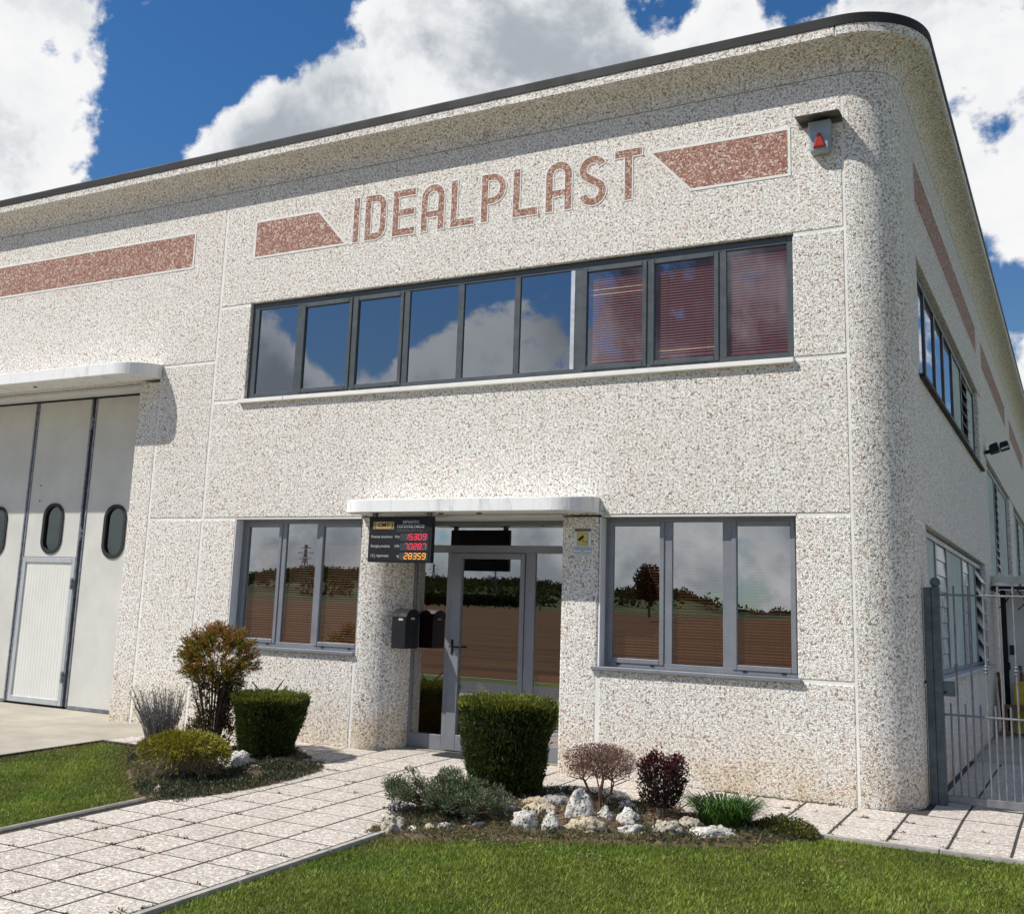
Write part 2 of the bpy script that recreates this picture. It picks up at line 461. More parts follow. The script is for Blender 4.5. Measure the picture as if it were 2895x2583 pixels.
class MB:
    def __init__(s, mp=F_MAP):
        s.v = []; s.f = []; s.mp = mp

    def add(s, vs, fs):
        o = len(s.v)
        s.v += [tuple(v) for v in vs]
        s.f += [[i + o for i in f] for f in fs]
        return s

    def box(s, a0, a1, b0, b1, c0, c1):
        vs = [s.mp(a, b, c) for c in (c0, c1) for b in (b0, b1) for a in (a0, a1)]
        return s.add(vs, [(0, 1, 3, 2), (4, 6, 7, 5), (0, 4, 5, 1), (1, 5, 7, 3), (3, 7, 6, 2), (2, 6, 4, 0)])

    def tube(s, p0, p1, r0, r1=None, n=8, caps=True):
        r1 = r0 if r1 is None else r1
        p0 = Vector(p0); p1 = Vector(p1)
        d = (p1 - p0).normalized()
        a = d.orthogonal().normalized(); b = d.cross(a)
        vs = []
        for p, r in ((p0, r0), (p1, r1)):
            for i in range(n):
                t = 2 * math.pi * i / n
                vs.append(p + a * (r * math.cos(t)) + b * (r * math.sin(t)))
        fs = [(i, (i + 1) % n, n + (i + 1) % n, n + i) for i in range(n)]
        if caps:
            fs += [tuple(range(n))[::-1], tuple(range(n, 2 * n))]
        return s.add(vs, fs)

    def path(s, pts, radii, n=6):
        for i in range(len(pts) - 1):
            s.tube(pts[i], pts[i + 1], radii[i], radii[i + 1], n, caps=(i in (0, len(pts) - 2)))
        return s

    def ball(s, c, r, nu=12, nv=8, sc=(1, 1, 1)):
        vs = [(c[0], c[1], c[2] - r * sc[2])]
        for j in range(1, nv):
            ph = -math.pi / 2 + math.pi * j / nv
            for i in range(nu):
                th = 2 * math.pi * i / nu
                vs.append((c[0] + r * sc[0] * math.cos(ph) * math.cos(th), c[1] + r * sc[1] * math.cos(ph) * math.sin(th), c[2] + r * sc[2] * math.sin(ph)))
        vs.append((c[0], c[1], c[2] + r * sc[2]))
        fs = [(0, 1 + (i + 1) % nu, 1 + i) for i in range(nu)]
        for j in range(nv - 2):
            for i in range(nu):
                a = 1 + j * nu + i; b = 1 + j * nu + (i + 1) % nu
                fs.append((a, b, b + nu, a + nu))
        l = len(vs) - 1
        fs += [(l, l - nu + i, l - nu + (i + 1) % nu) for i in range(nu)]
        return s.add(vs, fs)

    def prism(s, loops, d0, d1):
        """loops: outer then holes, (u, z) pairs; extruded from depth d0 to d1"""
        flat = [p for l in loops for p in l]
        tris = tessellate_polygon([[Vector((p[0], p[1], 0)) for p in l] for l in loops])
        n = len(flat)
        vs = [s.mp(p[0], d0, p[1]) for p in flat] + [s.mp(p[0], d1, p[1]) for p in flat]
        fs = [tuple(t) for t in tris] + [tuple(i + n for i in reversed(t)) for t in tris]
        o = 0
        for l in loops:
            m = len(l)
            for i in range(m):
                a = o + i; b = o + (i + 1) % m
                fs.append((a, b, b + n, a + n))
            o += m
        return s.add(vs, fs)

    def build(s, name, material, parent=None, bevel=0.0, seg=2, smooth=False, recalc=True):
        me = bpy.data.meshes.new(name)
        me.from_pydata(s.v, [], s.f)
        if recalc:
            bm = bmesh.new(); bm.from_mesh(me)
            bmesh.ops.recalc_face_normals(bm, faces=bm.faces)
            bm.to_mesh(me); bm.free()
        me.materials.append(material)
        if smooth:
            for p in me.polygons: p.use_smooth = True
        o = bpy.data.objects.new(name, me)
        put(o, parent)
        if bevel:
            b = o.modifiers.new('bevel', 'BEVEL')
            b.width = bevel; b.segments = seg; b.limit_method = 'ANGLE'
            b.angle_limit = math.radians(40)
        return o


def quads_mesh(name, V, material, tone=None, parent=None, tri=False):
    """V: (N, k, 3) array of separate polygons, tone: (N,3) colours"""
    N, kk = V.shape[0], V.shape[1]
    me = bpy.data.meshes.new(name)
    me.vertices.add(N * kk)
    me.vertices.foreach_set('co', V.reshape(-1).astype(np.float32))
    me.loops.add(N * kk)
    me.loops.foreach_set('vertex_index', np.arange(N * kk, dtype=np.int32))
    me.polygons.add(N)
    me.polygons.foreach_set('loop_start', np.arange(0, N * kk, kk, dtype=np.int32))
    me.update(calc_edges=True)
    if tone is not None:
        at = me.color_attributes.new('tone', 'FLOAT_COLOR', 'POINT')
        c = np.ones((N, kk, 4), np.float32)
        c[:, :, :3] = tone[:, None, :]
        at.data.foreach_set('color', c.reshape(-1))
    me.materials.append(material)
    o = bpy.data.objects.new(name, me)
    put(o, parent)
    return o


def unit(a):
    return a / np.maximum(np.linalg.norm(a, axis=-1, keepdims=True), 1e-9)


def leaf_quads(P, D, L, W, curl=0.0):
    """diamond leaves at P pointing along D"""
    N = len(P)
    D = unit(D)
    rnd = unit(rng.normal(size=(N, 3)))
    S = unit(np.cross(D, rnd))
    L = np.broadcast_to(np.asarray(L, float), (N,))[:, None]
    W = np.broadcast_to(np.asarray(W, float), (N,))[:, None]
    nrm = np.cross(S, D)
    mid = P + D * L * 0.45 + nrm * L * curl
    return np.stack([P, mid + S * W * .5, P + D * L, mid - S * W * .5], axis=1)


def tones(N, cols, w=None, var=0.18):
    cols = np.array(cols)
    idx = rng.choice(len(cols), N, p=w)
    c = cols[idx] * (1 + rng.normal(size=(N, 1)) * var)
    return np.clip(c, 0.003, 0.9)


def font_mesh(name, text, size, material, parent, loc, ext=0.001, align='LEFT', sx=1.0, shear=0.0, bold=0.0):
    cu = bpy.data.curves.new(name, 'FONT')
    cu.body = text; cu.size = size; cu.align_x = align; cu.extrude = ext; cu.shear = shear; cu.offset = bold
    cu.resolution_u = 3
    t = bpy.data.objects.new(name, cu)
    COL.objects.link(t)
    dg = bpy.context.evaluated_depsgraph_get()
    me = bpy.data.meshes.new_from_object(t.evaluated_get(dg))
    bpy.data.objects.remove(t)
    me.transform(Matrix.Translation(loc) @ Matrix.Rotation(math.radians(90), 4, 'X') @ Matrix.Diagonal((sx, 1, 1, 1)))
    me.materials.clear(); me.materials.append(material)
    o = bpy.data.objects.new(name, me)
    return put(o, parent)


GS = 0.03                                        # the yard falls 3 % away from the building


def gz(y):
    return GS * y if y < 0 else 0.0


def sheet(name, x0, x1, y0, y1, dz, material, parent=None, kind='structure', nx=1, ny=1):
    xs = np.linspace(x0, x1, nx + 1); ys = np.linspace(y0, y1, ny + 1)
    vs = [(x, y, gz(y) + dz) for y in ys for x in xs]
    fs = [(j * (nx + 1) + i, j * (nx + 1) + i + 1, (j + 1) * (nx + 1) + i + 1, (j + 1) * (nx + 1) + i) for j in range(ny) for i in range(nx)]
    o = MB().add(vs, fs).build(name, material, parent, recalc=False)
    return tag(o, kind=kind)


# ------------------------------------------------------------------ ground and far surroundings
ground_prof = [(3000, -.06), (0.0, -.06), (-9, -.33), (-13, -.42), (-20, -.50)]
vs = [(x, y, z) for (y, z) in ground_prof for x in (-3000, 3000)]
tag(MB().add(vs, [(2 * i, 2 * i + 2, 2 * i + 3, 2 * i + 1) for i in range(len(ground_prof) - 1)]).build('ground', M['lawn']), kind='structure')
tag(MB().add([(-3000, -12.6, -.40), (3000, -12.6, -.40), (3000, -17.6, -.455), (-3000, -17.6, -.455)], [(0, 1, 2, 3)]).build('road', M['asphalt']), kind='structure')
fp = [(-20, -.49), (-60, .1), (-150, 2.0), (-170, 2.2)]
tag(MB().add([(x, y, z) for (y, z) in fp for x in (-900, 600)], [(2 * i, 2 * i + 2, 2 * i + 3, 2 * i + 1) for i in range(3)]).build('ploughed_field', M['field']), kind='structure')


def hill_h(x, y):
    D = -y
    xs = x * 811.0 / (D + 11.0)                  # the ridge as it stands 800 m out
    ridge = np.interp(xs, [-1500, -800, -700, -615, -560, -495, -460, -410, -365, -320, -306, -270, -236, -215, -150, 0, 400],
                      [14, 16, 19, 31, 28, 24, 21, 23, 20, 15, 16, 17, 6, 4, 4.5, 5, 10])
    t = np.clip((D - 170) / 630.0, 0, 1.6)
    bumpy = 1.6 * np.sin(x * .021 + 1.3) * np.sin(y * .017) + .8 * np.sin(x * .06 + y * .05)
    return 2.2 + (ridge - 2.2) * t ** 1.15 + bumpy * np.clip(t * 4, 0, 1)


hx = np.linspace(-2200, 1400, 150); hy = np.linspace(-170, -1200, 44)
HX, HY = np.meshgrid(hx, hy)
HZ = hill_h(HX, HY)
vs = np.stack([HX, HY, HZ], -1).reshape(-1, 3).tolist()
nx = len(hx)
tag(MB().add(vs, [(j * nx + i, (j + 1) * nx + i, (j + 1) * nx + i + 1, j * nx + i + 1) for j in range(len(hy) - 1) for i in range(nx - 1)]).build('hills', M['hill'], smooth=True, recalc=False), kind='structure')

# far woods on the ridge (one mass): leaf clumps gathered into crowns
n_t = 4600
tx = rng.uniform(-900, -120, n_t) ; ty = rng.uniform(-820, -230, n_t)
keep = rng.random(n_t) < np.where((ty < -600), 1.0, 0.22)
tx, ty = tx[keep], ty[keep]
tz = hill_h(tx, ty)
th = rng.uniform(3.0, 7.5, len(tx)); tr = th * rng.uniform(.45, .75, len(tx))
K = 48
dirs = unit(rng.normal(size=(len(tx), K, 3))) * rng.uniform(.35, 1, (len(tx), K, 1)) ** .5
P = np.stack([tx, ty, tz + th * .42], -1)[:, None, :] + dirs * np.stack([tr, tr, th * .5], -1)[:, None, :]
P = P.reshape(-1, 3)
q = leaf_quads(P, dirs.reshape(-1, 3) + rng.normal(size=P.shape) * .5, rng.uniform(.9, 1.9, len(P)), rng.uniform(.8, 1.5, len(P)))
o = quads_mesh('far_woods', q, M['far_leaf'], tones(len(P), [(.030, .046, .014), (.05, .062, .020), (.07, .068, .027)], var=.2))
tag(o, 'dark woods spread over the far ridge across the field', 'woods', kind='stuff')


def far_tree(x, y, h, rad, label, cols):
    z0 = float(2.0 if y > -170 else hill_h(np.array(x), np.array(y)))
    root = empty('field_tree', (x, y, z0), label, 'tree')
    t = MB()
    t.path([(x, y, z0 - .2), (x + .1, y, z0 + h * .3), (x, y, z0 + h * .75)], [h * .028, h * .022, h * .008], 7)
    for i in range(9):
        a = i * 2.4
        zb = z0 + h * (.28 + .05 * i)
        t.tube((x, y, zb), (x + math.cos(a) * rad * .7, y + math.sin(a) * rad * .7, zb + h * .16), h * .010, h * .003, 5)
    t.build('trunk', M['bark'], root)
    N = 2600
    d = unit(rng.normal(size=(N, 3)))
    rr = rng.random((N, 1)) ** .45
    lump = 1 + .22 * np.sin(d[:, :1] * 7 + d[:, 2:] * 5) * np.cos(d[:, 1:2] * 6)
    ctr = np.array([x, y, z0 + h * .62])
    P = ctr + d * rr * lump * np.array([rad, rad, h * .38])
    quads_mesh('crown', leaf_quads(P, d + rng.normal(size=(N, 3)) * .7, rng.uniform(.22, .5, N), rng.uniform(.18, .36, N)), M['far_leaf'], tones(N, cols), root)
    return root


far_tree(-47.5, -120, 6.0, 1.75, 'lone round-crowned brown tree standing at the edge of the ploughed field', [(.07, .05, .022), (.045, .045, .018), (.09, .06, .025)])

# clipped hedge of merged crowns at the far side of the field
hr = empty('field_hedge', (-91, -152, 2.1), 'long clipped dark hedge of merged tree crowns across the ploughed field', 'hedge')
N = 5200
hxp = rng.uniform(-104, -79, N)
arch = np.abs(np.sin((hxp + 100) * 1.15))
hz = 2.1 + rng.uniform(.35, 2.0, N)
hz = np.where(hz < 2.1 + .75 * (1 - arch), hz + .75, hz)
P = np.stack([hxp, -152 + rng.normal(size=N) * .55, hz], -1)
quads_mesh('crown', leaf_quads(P, rng.normal(size=(N, 3)), .50, .38), M['far_leaf'], tones(N, [(.022, .032, .012), (.035, .045, .016)]), hr)
for i in range(10):
    MB().tube((-102.6 + i * 2.73, -152, 1.9), (-102.6 + i * 2.73, -152, 3.1), .14, .1, 6).build('trunk', M['bark'], hr)


def pylon(x, y, h, label):
    z0 = float(hill_h(np.array(x), np.array(y))) - .5
    root = empty('power_pylon', (x, y, z0), label, 'pylon', 'power pylons beyond the field')
    b = MB()
    w0, w1 = h * .09, h * .018
    lv = [0, .2, .38, .54, .68, .80, .9, 1.0]
    wid = lambda t: w0 + (w1 - w0) * min(1, t * 1.25)
    C4 = lambda t: [(x + sx * wid(t), y + sy * wid(t), z0 + h * t) for sx, sy in ((-1, -1), (1, -1), (1, 1), (-1, 1))]
    for a, c in zip(lv[:-1], lv[1:]):
        A, B_ = C4(a), C4(c)
        for i in range(4):
            b.tube(A[i], B_[i], h * .006, n=4)
            b.tube(A[i], B_[(i + 1) % 4], h * .004, n=4)
            b.tube(A[(i + 1) % 4], B_[i], h * .004, n=4)
    b.build('lattice_tower', M['galv'], root)
    for t_, l in ((.66, .17), (.79, .22), (.91, .14)):
        a = MB()
        for s in (-1, 1):
            a.tube((x, y, z0 + h * t_), (x + s * h * l, y, z0 + h * (t_ + .01)), h * .006, n=4)
            a.tube((x, y, z0 + h * (t_ + .05)), (x + s * h * l, y, z0 + h * (t_ + .01)), h * .005, n=4)
        a.build('crossarm', M['galv'], root)


pylon(-317, -400, 20, 'tall lattice power pylon on the wooded ridge, leftmost as mirrored in the panes')
pylon(-248, -400, 13, 'lattice power pylon on the ridge, mirrored in the glass beside the entrance door')
pylon(-217, -400, 11.5, 'smallest lattice power pylon on the ridge, mirrored in the entrance door')

# ------------------------------------------------------------------ drive, lawns, kerbs, paving
sheet('driveway', -26, -10.28, -9.2, .55, -.004, M['concrete'], ny=6)
sheet('front_walk', -26, 12, -12.5, -9.2, -.012, M['concrete'], ny=2)
sheet('lawn', -10.28, 12, -9.2, -1.30, -.022, M['lawn'], ny=4)
sheet('side_yard', -1.6, 6, .0, 30, -.03, M['concrete'])
tag(MB().box(-1.36, 4, 4.9, 24, -.028, .002).build('concrete_pad', M['concrete'], bevel=.004), kind='structure')

TILE = {}


def tile_mesh(w, l):
    key = (round(w, 3), round(l, 3))
    if key in TILE: return TILE[key]
    c = .002; h = .03
    X = [-w / 2, w / 2]; Y = [-l / 2, l / 2]
    vs = [(x, y, -h) for y in Y for x in X] + [(x, y, -c) for y in Y for x in X] + [(x - math.copysign(c, x), y - math.copysign(c, y), 0) for y in Y for x in X]
    ring = lambda o: (o, o + 1, o + 3, o + 2)
    fs = []
    for a, b in ((0, 4), (4, 8)):
        A, B_ = ring(a), ring(b)
        fs += [(A[i], A[(i + 1) % 4], B_[(i + 1) % 4], B_[i]) for i in range(4)]
    fs.append(ring(8))
    me = bpy.data.meshes.new('paving_tile')
    me.from_pydata(vs, [], fs)
    me.materials.append(M['tile'])
    TILE[key] = me
    return me


def lay(x0, x1, y0, y1, parent, gap=.023):
    me = tile_mesh(x1 - x0 - gap, y0 - y1 - gap)
    xc, yc = (x0 + x1) / 2, (y0 + y1) / 2
    o = bpy.data.objects.new('paving_tile', me)
    o.location = (xc, yc, gz(yc) + .004 + random.uniform(-.0008, .0008))
    o.rotation_euler = ((math.atan(GS) if yc < 0 else 0) + random.uniform(-.0015, .0015), random.uniform(-.0015, .0015), random.uniform(-.006, .006))
    put(o, parent)


GX, GY = .45, .443
PX = [-7.25 + GX * i for i in range(6)]
path_bed = sheet('garden_path', -7.30, -4.98, -9.2, -1.33, .0015, M['joint'], ny=3)
for j in range(3, 20):
    for i in range(5):
        lay(PX[i], PX[i + 1], -GY * j, -GY * (j + 1), path_bed)
pave_bed = sheet('wall_pavement', -10.28, 6, -1.40, .55, .0005, M['joint'], ny=4)
xs_l = [PX[0] - GX * i for i in range(1, 8)][::-1]
xs_r = [-1.055 + GX * i for i in range(-8, 16)]
edges = [x for x in xs_l if x > -10.28] + PX + xs_r
edges = [-10.27] + edges
for i in range(len(edges) - 1):
    a, b = edges[i], edges[i + 1]
    if b - a < .12: continue
    for j in range(3):
        lay(a, b, -GY * j, -GY * (j + 1), pave_bed)
    if -7.3 <= a and b <= -4.9:                  # inside the door recess
        lay(a, b, .43, 0, pave_bed)
side_bed = sheet('side_pavement', -1.415, 6, .0, 4.95, .0010, M['joint'])
for i in range(12):
    a = -1.365 if i == 0 else xs_r[8] + GX * (i - 1)
    b = xs_r[8] + GX * i
    for j in range(11):
        lay(a, b, GY * (j + 1) + .02, GY * j + .02, side_bed)

kb = MB()
for y in np.arange(-9.1, -3.3, 1.0):
    kb.add([(x, yy, gz(yy) + z) for yy in (y, min(y + .99, -3.35)) for x, z in ((-7.37, -.05), (-7.37, .015), (-7.355, .028), (-7.315, .028), (-7.30, .016), (-7.30, -.05))],
           [(0, 1, 2, 3, 4, 5), (11, 10, 9, 8, 7, 6)] + [(i, i + 6, (i + 1) % 6 + 6, (i + 1) % 6) for i in range(6)])
tag(kb.build('path_kerb', M['kerb']), kind='structure')
kb = MB()
for y in np.arange(-9.1, -3.4, 1.0):
    y2 = min(y + .99, -3.3)
    kb.add([(x, yy, gz(yy) + z) for yy in (y, y2) for x, z in ((-4.980, -.05), (-4.980, .010), (-4.935, .010), (-4.935, -.05))],
           [(0, 1, 2, 3), (7, 6, 5, 4)] + [(i, i + 4, (i + 1) % 4 + 4, (i + 1) % 4) for i in range(4)])
for x in np.arange(-2.1, 6, 1.0):
    kb.box(x, x + .99, -1.40, -1.335, gz(-1.37) - .05, gz(-1.37) + .010)
tag(kb.build('lawn_kerb', M['kerb_pale']), kind='structure')
tag(MB().box(-10.32, -10.27, -9.2, -1.36, -.35, -.20).add([(x, y, gz(y) + z) for y in (-9.2, -1.34) for x, z in ((-10.31, -.06), (-10.31, .006), (-10.27, .006), (-10.27, -.06))],
    [(0, 1, 2, 3), (7, 6, 5, 4)] + [(i, i + 4, (i + 1) % 4 + 4, (i + 1) % 4) for i in range(4)]).build('drive_kerb', M['joint']), kind='structure')

# ------------------------------------------------------------------ the building
bld = empty('office_building', (-6, 0, 0), 'two-storey industrial office building clad in pale washed gravel with red gravel lettering', 'building')
H0, H5, H4, H2, H1, HC = -.08, 1.11, 2.71, 4.30, 5.63, 7.32
XR, XL, XL2 = -1.93, -10.28, -11.27
TH = .20
G = .017                                          # half joint


def panel(a0, a1, z0, z1, mp=F_MAP, d0=0.0, d1=TH, j=(1, 1, 1, 1), name='wall_panel'):
    """j: joint on left, right, bottom, top"""
    return MB(mp).box(a0 + G * j[0], a1 - G * j[1], d0, d1, z0 + G * j[2], z1 - G * j[3]).build(name, M['wall'], bld, bevel=.010)


# front, entrance block
panel(XL, XR, H1, HC, j=(1, 1, 1, 0))
panel(XL, -9.72, H2, H1, j=(1, 0, 1, 1))
panel(-2.46, XR, H2, H1, j=(0, 1, 1, 1))
panel(XL, XR, H4, H2, j=(1, 1, 1, 1))
panel(XL, -9.70, H0, H4, j=(1, 0, 0, 1))
panel(-9.70, -7.69, H0, 1.085, j=(0, 1, 0, 0))
panel(-4.55, XR, H0, H5, j=(1, 1, 0, 1))
panel(-2.47, XR, H5, H4, j=(0, 1, 1, 1))
# front, hall block
panel(XL2, XL, H0, H4, j=(1, 1, 0, 1))
panel(XL2, XL, H4, 4.87, j=(1, 1, 1, 1))
panel(-11.67, XL2, H0, 4.66, j=(0, 1, 0, 0))
panel(-26, XL, 4.87, HC, j=(0, 1, 1, 0))
panel(-26, -18.4, H0, 4.87, j=(0, 0, 0, 1))
panel(-18.4, XL2, 4.705, 4.87, j=(0, 1, 0, 1))
# pale mortar behind the joints
for x, z0, z1 in ((XL, H0, HC), (XL2, H0, 4.88), (XR, H0, HC), (-7.69, H0, 1.08), (-4.55, H0, 1.10)):
    MB().box(x - .03, x + .03, .006, .19, z0 - .001, z1 - .002).build('joint_mortar', M['mortar'], bld)
for x0, x1, z in ((XL + .03, -9.73, H1), (-2.45, XR - .03, H1), (XL + .03, -9.73, H2), (-2.45, XR - .03, H2), (XL + .03, -9.71, H4), (-2.46, XR - .03, H4),
                  (-2.46, XR - .03, H5), (XL2 + .03, XL - .03, H4), (-26, XL - .03, 4.87)):
    MB().box(x0, x1, .008, .188, z - .03, z + .03).build('joint_mortar', M['mortar'], bld)


def arc(cx, cy, r, a0, a1, n):
    return [(cx + r * math.cos(a0 + (a1 - a0) * i / n), cy + r * math.sin(a0 + (a1 - a0) * i / n)) for i in range(n + 1)]


def extr(mb, plan, z0, z1):
    n = len(plan)
    mb.add([(x, y, z0) for x, y in plan] + [(x, y, z1) for x, y in plan],
           [tuple(range(n))[::-1], tuple(range(n, 2 * n))] + [(i, (i + 1) % n, n + (i + 1) % n, n + i) for i in range(n)])
    return mb


# rounded corner pier
RC = .5
ca = arc(S_X - RC, RC, RC, -math.pi / 2, 0, 20)
plan = [(XR + G, 0)] + ca + [(S_X, .64), (S_X - TH, .64)] + [(S_X - RC + (RC - TH) * math.cos(a), RC + (RC - TH) * math.sin(a)) for a in np.linspace(0, -math.pi / 2, 12)] + [(XR + G, TH)]
o = extr(MB(), plan, H0, HC).build('corner_pier', M['wall'], bld)
for p in o.data.polygons:
    if abs(p.normal.z) < .5 and p.center.y < .6: p.use_smooth = False
# rounded entrance column (left) and square one (right)
plan = [(-7.69 + G, 0), (-7.64, 0)] + arc(-7.64, .42, .42, -math.pi / 2, 0, 16)[1:] + [(-7.22, .70), (-7.69 + G, .70)]
extr(MB(), plan, H0, H4 - .001).build('entrance_column', M['wall'], bld)
MB().box(-5.0, -4.55 - G, 0, .70, H0, H4 - .001).build('entrance_column', M['wall'], bld, bevel=.03, seg=3)

# side wall panels
P2 = lambda *a, **k: panel(*a, mp=S_MAP, **k)
P2(.66, 9.62, H1 + .02, HC, j=(1, 1, 1, 0)); P2(.66, 1.30, 4.33, H1 + .02, j=(1, 0, 1, 1)); P2(9.0, 9.62, 4.33, H1 + .02, j=(0, 1, 1, 1))
P2(.66, 9.62, H4, 4.33, j=(1, 1, 1, 1)); P2(.66, 1.30, 1.11, H4, j=(1, 0, 1, 1)); P2(9.0, 9.62, 1.11, H4, j=(0, 1, 1, 1)); P2(.66, 9.62, H0, 1.11, j=(1, 1, 0, 1))
for k_ in range(5):
    b0 = 9.62 + k_ * 8.1
    b1 = b0 + 8.1
    P2(b0, b1, 4.70, HC, j=(1, 1, 1, 0))
    P2(b0, b0 + .75, H0, 4.70, j=(1, 0, 0, 1)); P2(b1 - .75, b1, H0, 4.70, j=(0, 1, 0, 1))
    P2(b0 + .75, b1 - .75, H0, 2.68, j=(0, 0, 0, 0))
for y in [.66] + [9.62 + 8.1 * k_ for k_ in range(5)]:
    MB(S_MAP).box(y - .03, y + .03, .006, .19, H0, HC - .002).build('joint_mortar', M['mortar'], bld)
for y0, y1, z in ((.69, 1.29, H1 + .02), (.69, 1.29, 4.33), (.69, 1.29, H4), (.69, 1.29, 1.11), (9.01, 9.58, 4.33), (9.01, 9.58, H4)):
    MB(S_MAP).box(y0, y1, .008, .188, z - .03, z + .03).build('joint_mortar', M['mortar'], bld)

# cornice: concave cove, nose and dark metal capping swept round the corner
def sweep(mb, prof, stations):
    n = len(prof)
    vs = []
    for st in stations:
        for (of, z) in prof:
            vs.append((*st(of), z))
    m = len(stations)
    fs = [(j * n + i, j * n + (i + 1) % n, (j + 1) * n + (i + 1) % n, (j + 1) * n + i) for j in range(m - 1) for i in range(n)]
    fs += [tuple(range(n))[::-1], tuple((m - 1) * n + i for i in range(n))]
    return mb.add(vs, fs)


def fr(x): return lambda o_: (x, -o_)
def cr(a): return lambda o_: (S_X - RC + (RC + o_) * math.sin(a), RC - (RC + o_) * math.cos(a))
def sd(y): return lambda o_: (S_X + o_, y)


cove = [(0, HC)] + [(.285 * (1 - math.cos(a)), HC + .005 + .27 * math.sin(a)) for a in np.linspace(0.08, math.pi / 2, 9)]
cornice_prof = cove + [(.300, 7.592), (.31, 7.602), (.31, 7.702), (-.18, 7.702), (-.18, HC)]
inner_prof = [(o_ - .012, z - (.012 if o_ > .29 and z > 7.6 else 0) + (.008 if 0 < o_ < .29 else 0)) for o_, z in cornice_prof]
corner = [cr(a) for a in np.linspace(0, math.pi / 2, 22)]
for st in ([fr(-26), fr(XL - G * .7)], [fr(XL + G * .7), fr(XR - G * .7)], [fr(XR + G * .7)] + corner + [sd(.64)], [sd(.665), sd(9.605)], [sd(9.635), sd(55)]):
    sweep(MB(), cornice_prof, st).build('cornice', M['wall'], bld)
sweep(MB(), inner_prof, [fr(-25.9), fr(XR)] + corner + [sd(.66), sd(54.9)]).build('cornice_joint', M['mortar'], bld)
cap_prof = [(.312, 7.702), (.317, 7.700), (.320, 7.703), (.319, 7.80), (.312, 7.815), (-.20, 7.84), (-.20, 7.714), (.312, 7.714)]
sweep(MB(), cap_prof, [fr(-26), fr(XR)] + corner + [sd(.66), sd(55)]).build('roof_edge_cap', M['cap'], bld)
# thin strip, its dark colour standing in for a shaded groove under the cove
sweep(MB(), [(-.02, HC - .003), (.001, HC - .003), (.001, HC + .004), (-.02, HC + .004)], [fr(-26), fr(XR)] + corner + [sd(.66), sd(55)]).build('cove_shade_strip', M['kerb'], bld)
MB().box(-26, S_X - .19, .15, 50, 7.50, 7.70).build('roof', M['interior'], bld)
# inside: floors, ceilings, back partition
MB().box(-10.74, S_X - .21, .72, 5.99, -.06, .02).build('floor', M['interior'], bld)
MB().box(-10.74, S_X - .21, .21, 5.99, 2.95, 3.35).build('floor', M['interior'], bld)
MB().box(-26, S_X - .21, 6.0, 6.2, -.06, 7.49).build('partition_wall', M['interior'], bld)
MB().box(-10.9, -10.75, .22, 5.99, .03, 7.49).build('partition_wall', M['interior'], bld)
MB().box(-26, -25.8, .22, 55, -.06, 7.49).build('partition_wall', M['interior'], bld)
MB().box(-25.7, S_X - .3, 55, 55.2, -.06, 7.7).build('partition_wall', M['interior'], bld)


# ------------------------------------------------------------------ red inlays and lettering
def offset_loop(l, d):
    n = len(l)
    area = sum(l[i][0] * l[(i + 1) % n][1] - l[(i + 1) % n][0] * l[i][1] for i in range(n))
    s = 1 if area > 0 else -1
    out = []
    for i in range(n):
        p0 = Vector(l[i - 1]); p1 = Vector(l[i]); p2 = Vector(l[(i + 1) % n])
        e1 = (p1 - p0).normalized(); e2 = (p2 - p1).normalized()
        n1 = Vector((e1.y, -e1.x)) * s; n2 = Vector((e2.y, -e2.x)) * s
        b = n1 + n2
        b = b / max(.35, b.length_squared) * 2 if b.length > 1e-6 else n1
        out.append(tuple(p1 + b * d))
    return out


def inlay(name, loops, line, mp=F_MAP, label=None):
    o = MB(mp).prism(loops, -.004, .05).build(name, M['red'], bld)
    b = MB(mp)
    ol = offset_loop(loops[0], line)
    b.prism([ol, loops[0]], -.006, .04)
    for h in loops[1:]:
        b.prism([h, offset_loop(h, -line)], -.006, .04)
    b.build('inlay_border', M['mortar'], o)
    if label: o['label'] = label
    return o


ZB, ZT = 6.285, 6.815
inlay('red_gravel_band', [[(-9.72, ZB + .02), (-8.22, ZB + .02), (-8.67, ZT - .02), (-9.72, ZT - .02)]], .028, label='red gravel band with slanted right end before the lettering')
inlay('red_gravel_band', [[(-3.99, ZT - .02), (-3.54, ZB + .02), (-2.49, ZB + .02), (-2.49, ZT - .02)]], .028, label='red gravel band with slanted left end after the lettering')
inlay('red_gravel_band', [[(-26, ZB + .02), (-10.87, ZB + .02), (-10.87, ZT - .02), (-26, ZT - .02)]], .028, label='long red gravel band above the hall door')
for y0, y1 in ((1.30, 9.05), (10.15, 16.8), (18.3, 24.8), (26.4, 32.9), (34.5, 41)):
    inlay('red_gravel_band', [[(y0, ZB + .02), (y1, ZB + .02), (y1, ZT - .02), (y0, ZT - .02)]], .03, S_MAP)

LB, LT, SW = 6.29, 6.895, .086


def A_(cx, cz, r, a0, a1, n=12):
    return [(cx + r * math.cos(math.radians(a0 + (a1 - a0) * i / n)), cz + r * math.sin(math.radians(a0 + (a1 - a0) * i / n))) for i in range(n + 1)]


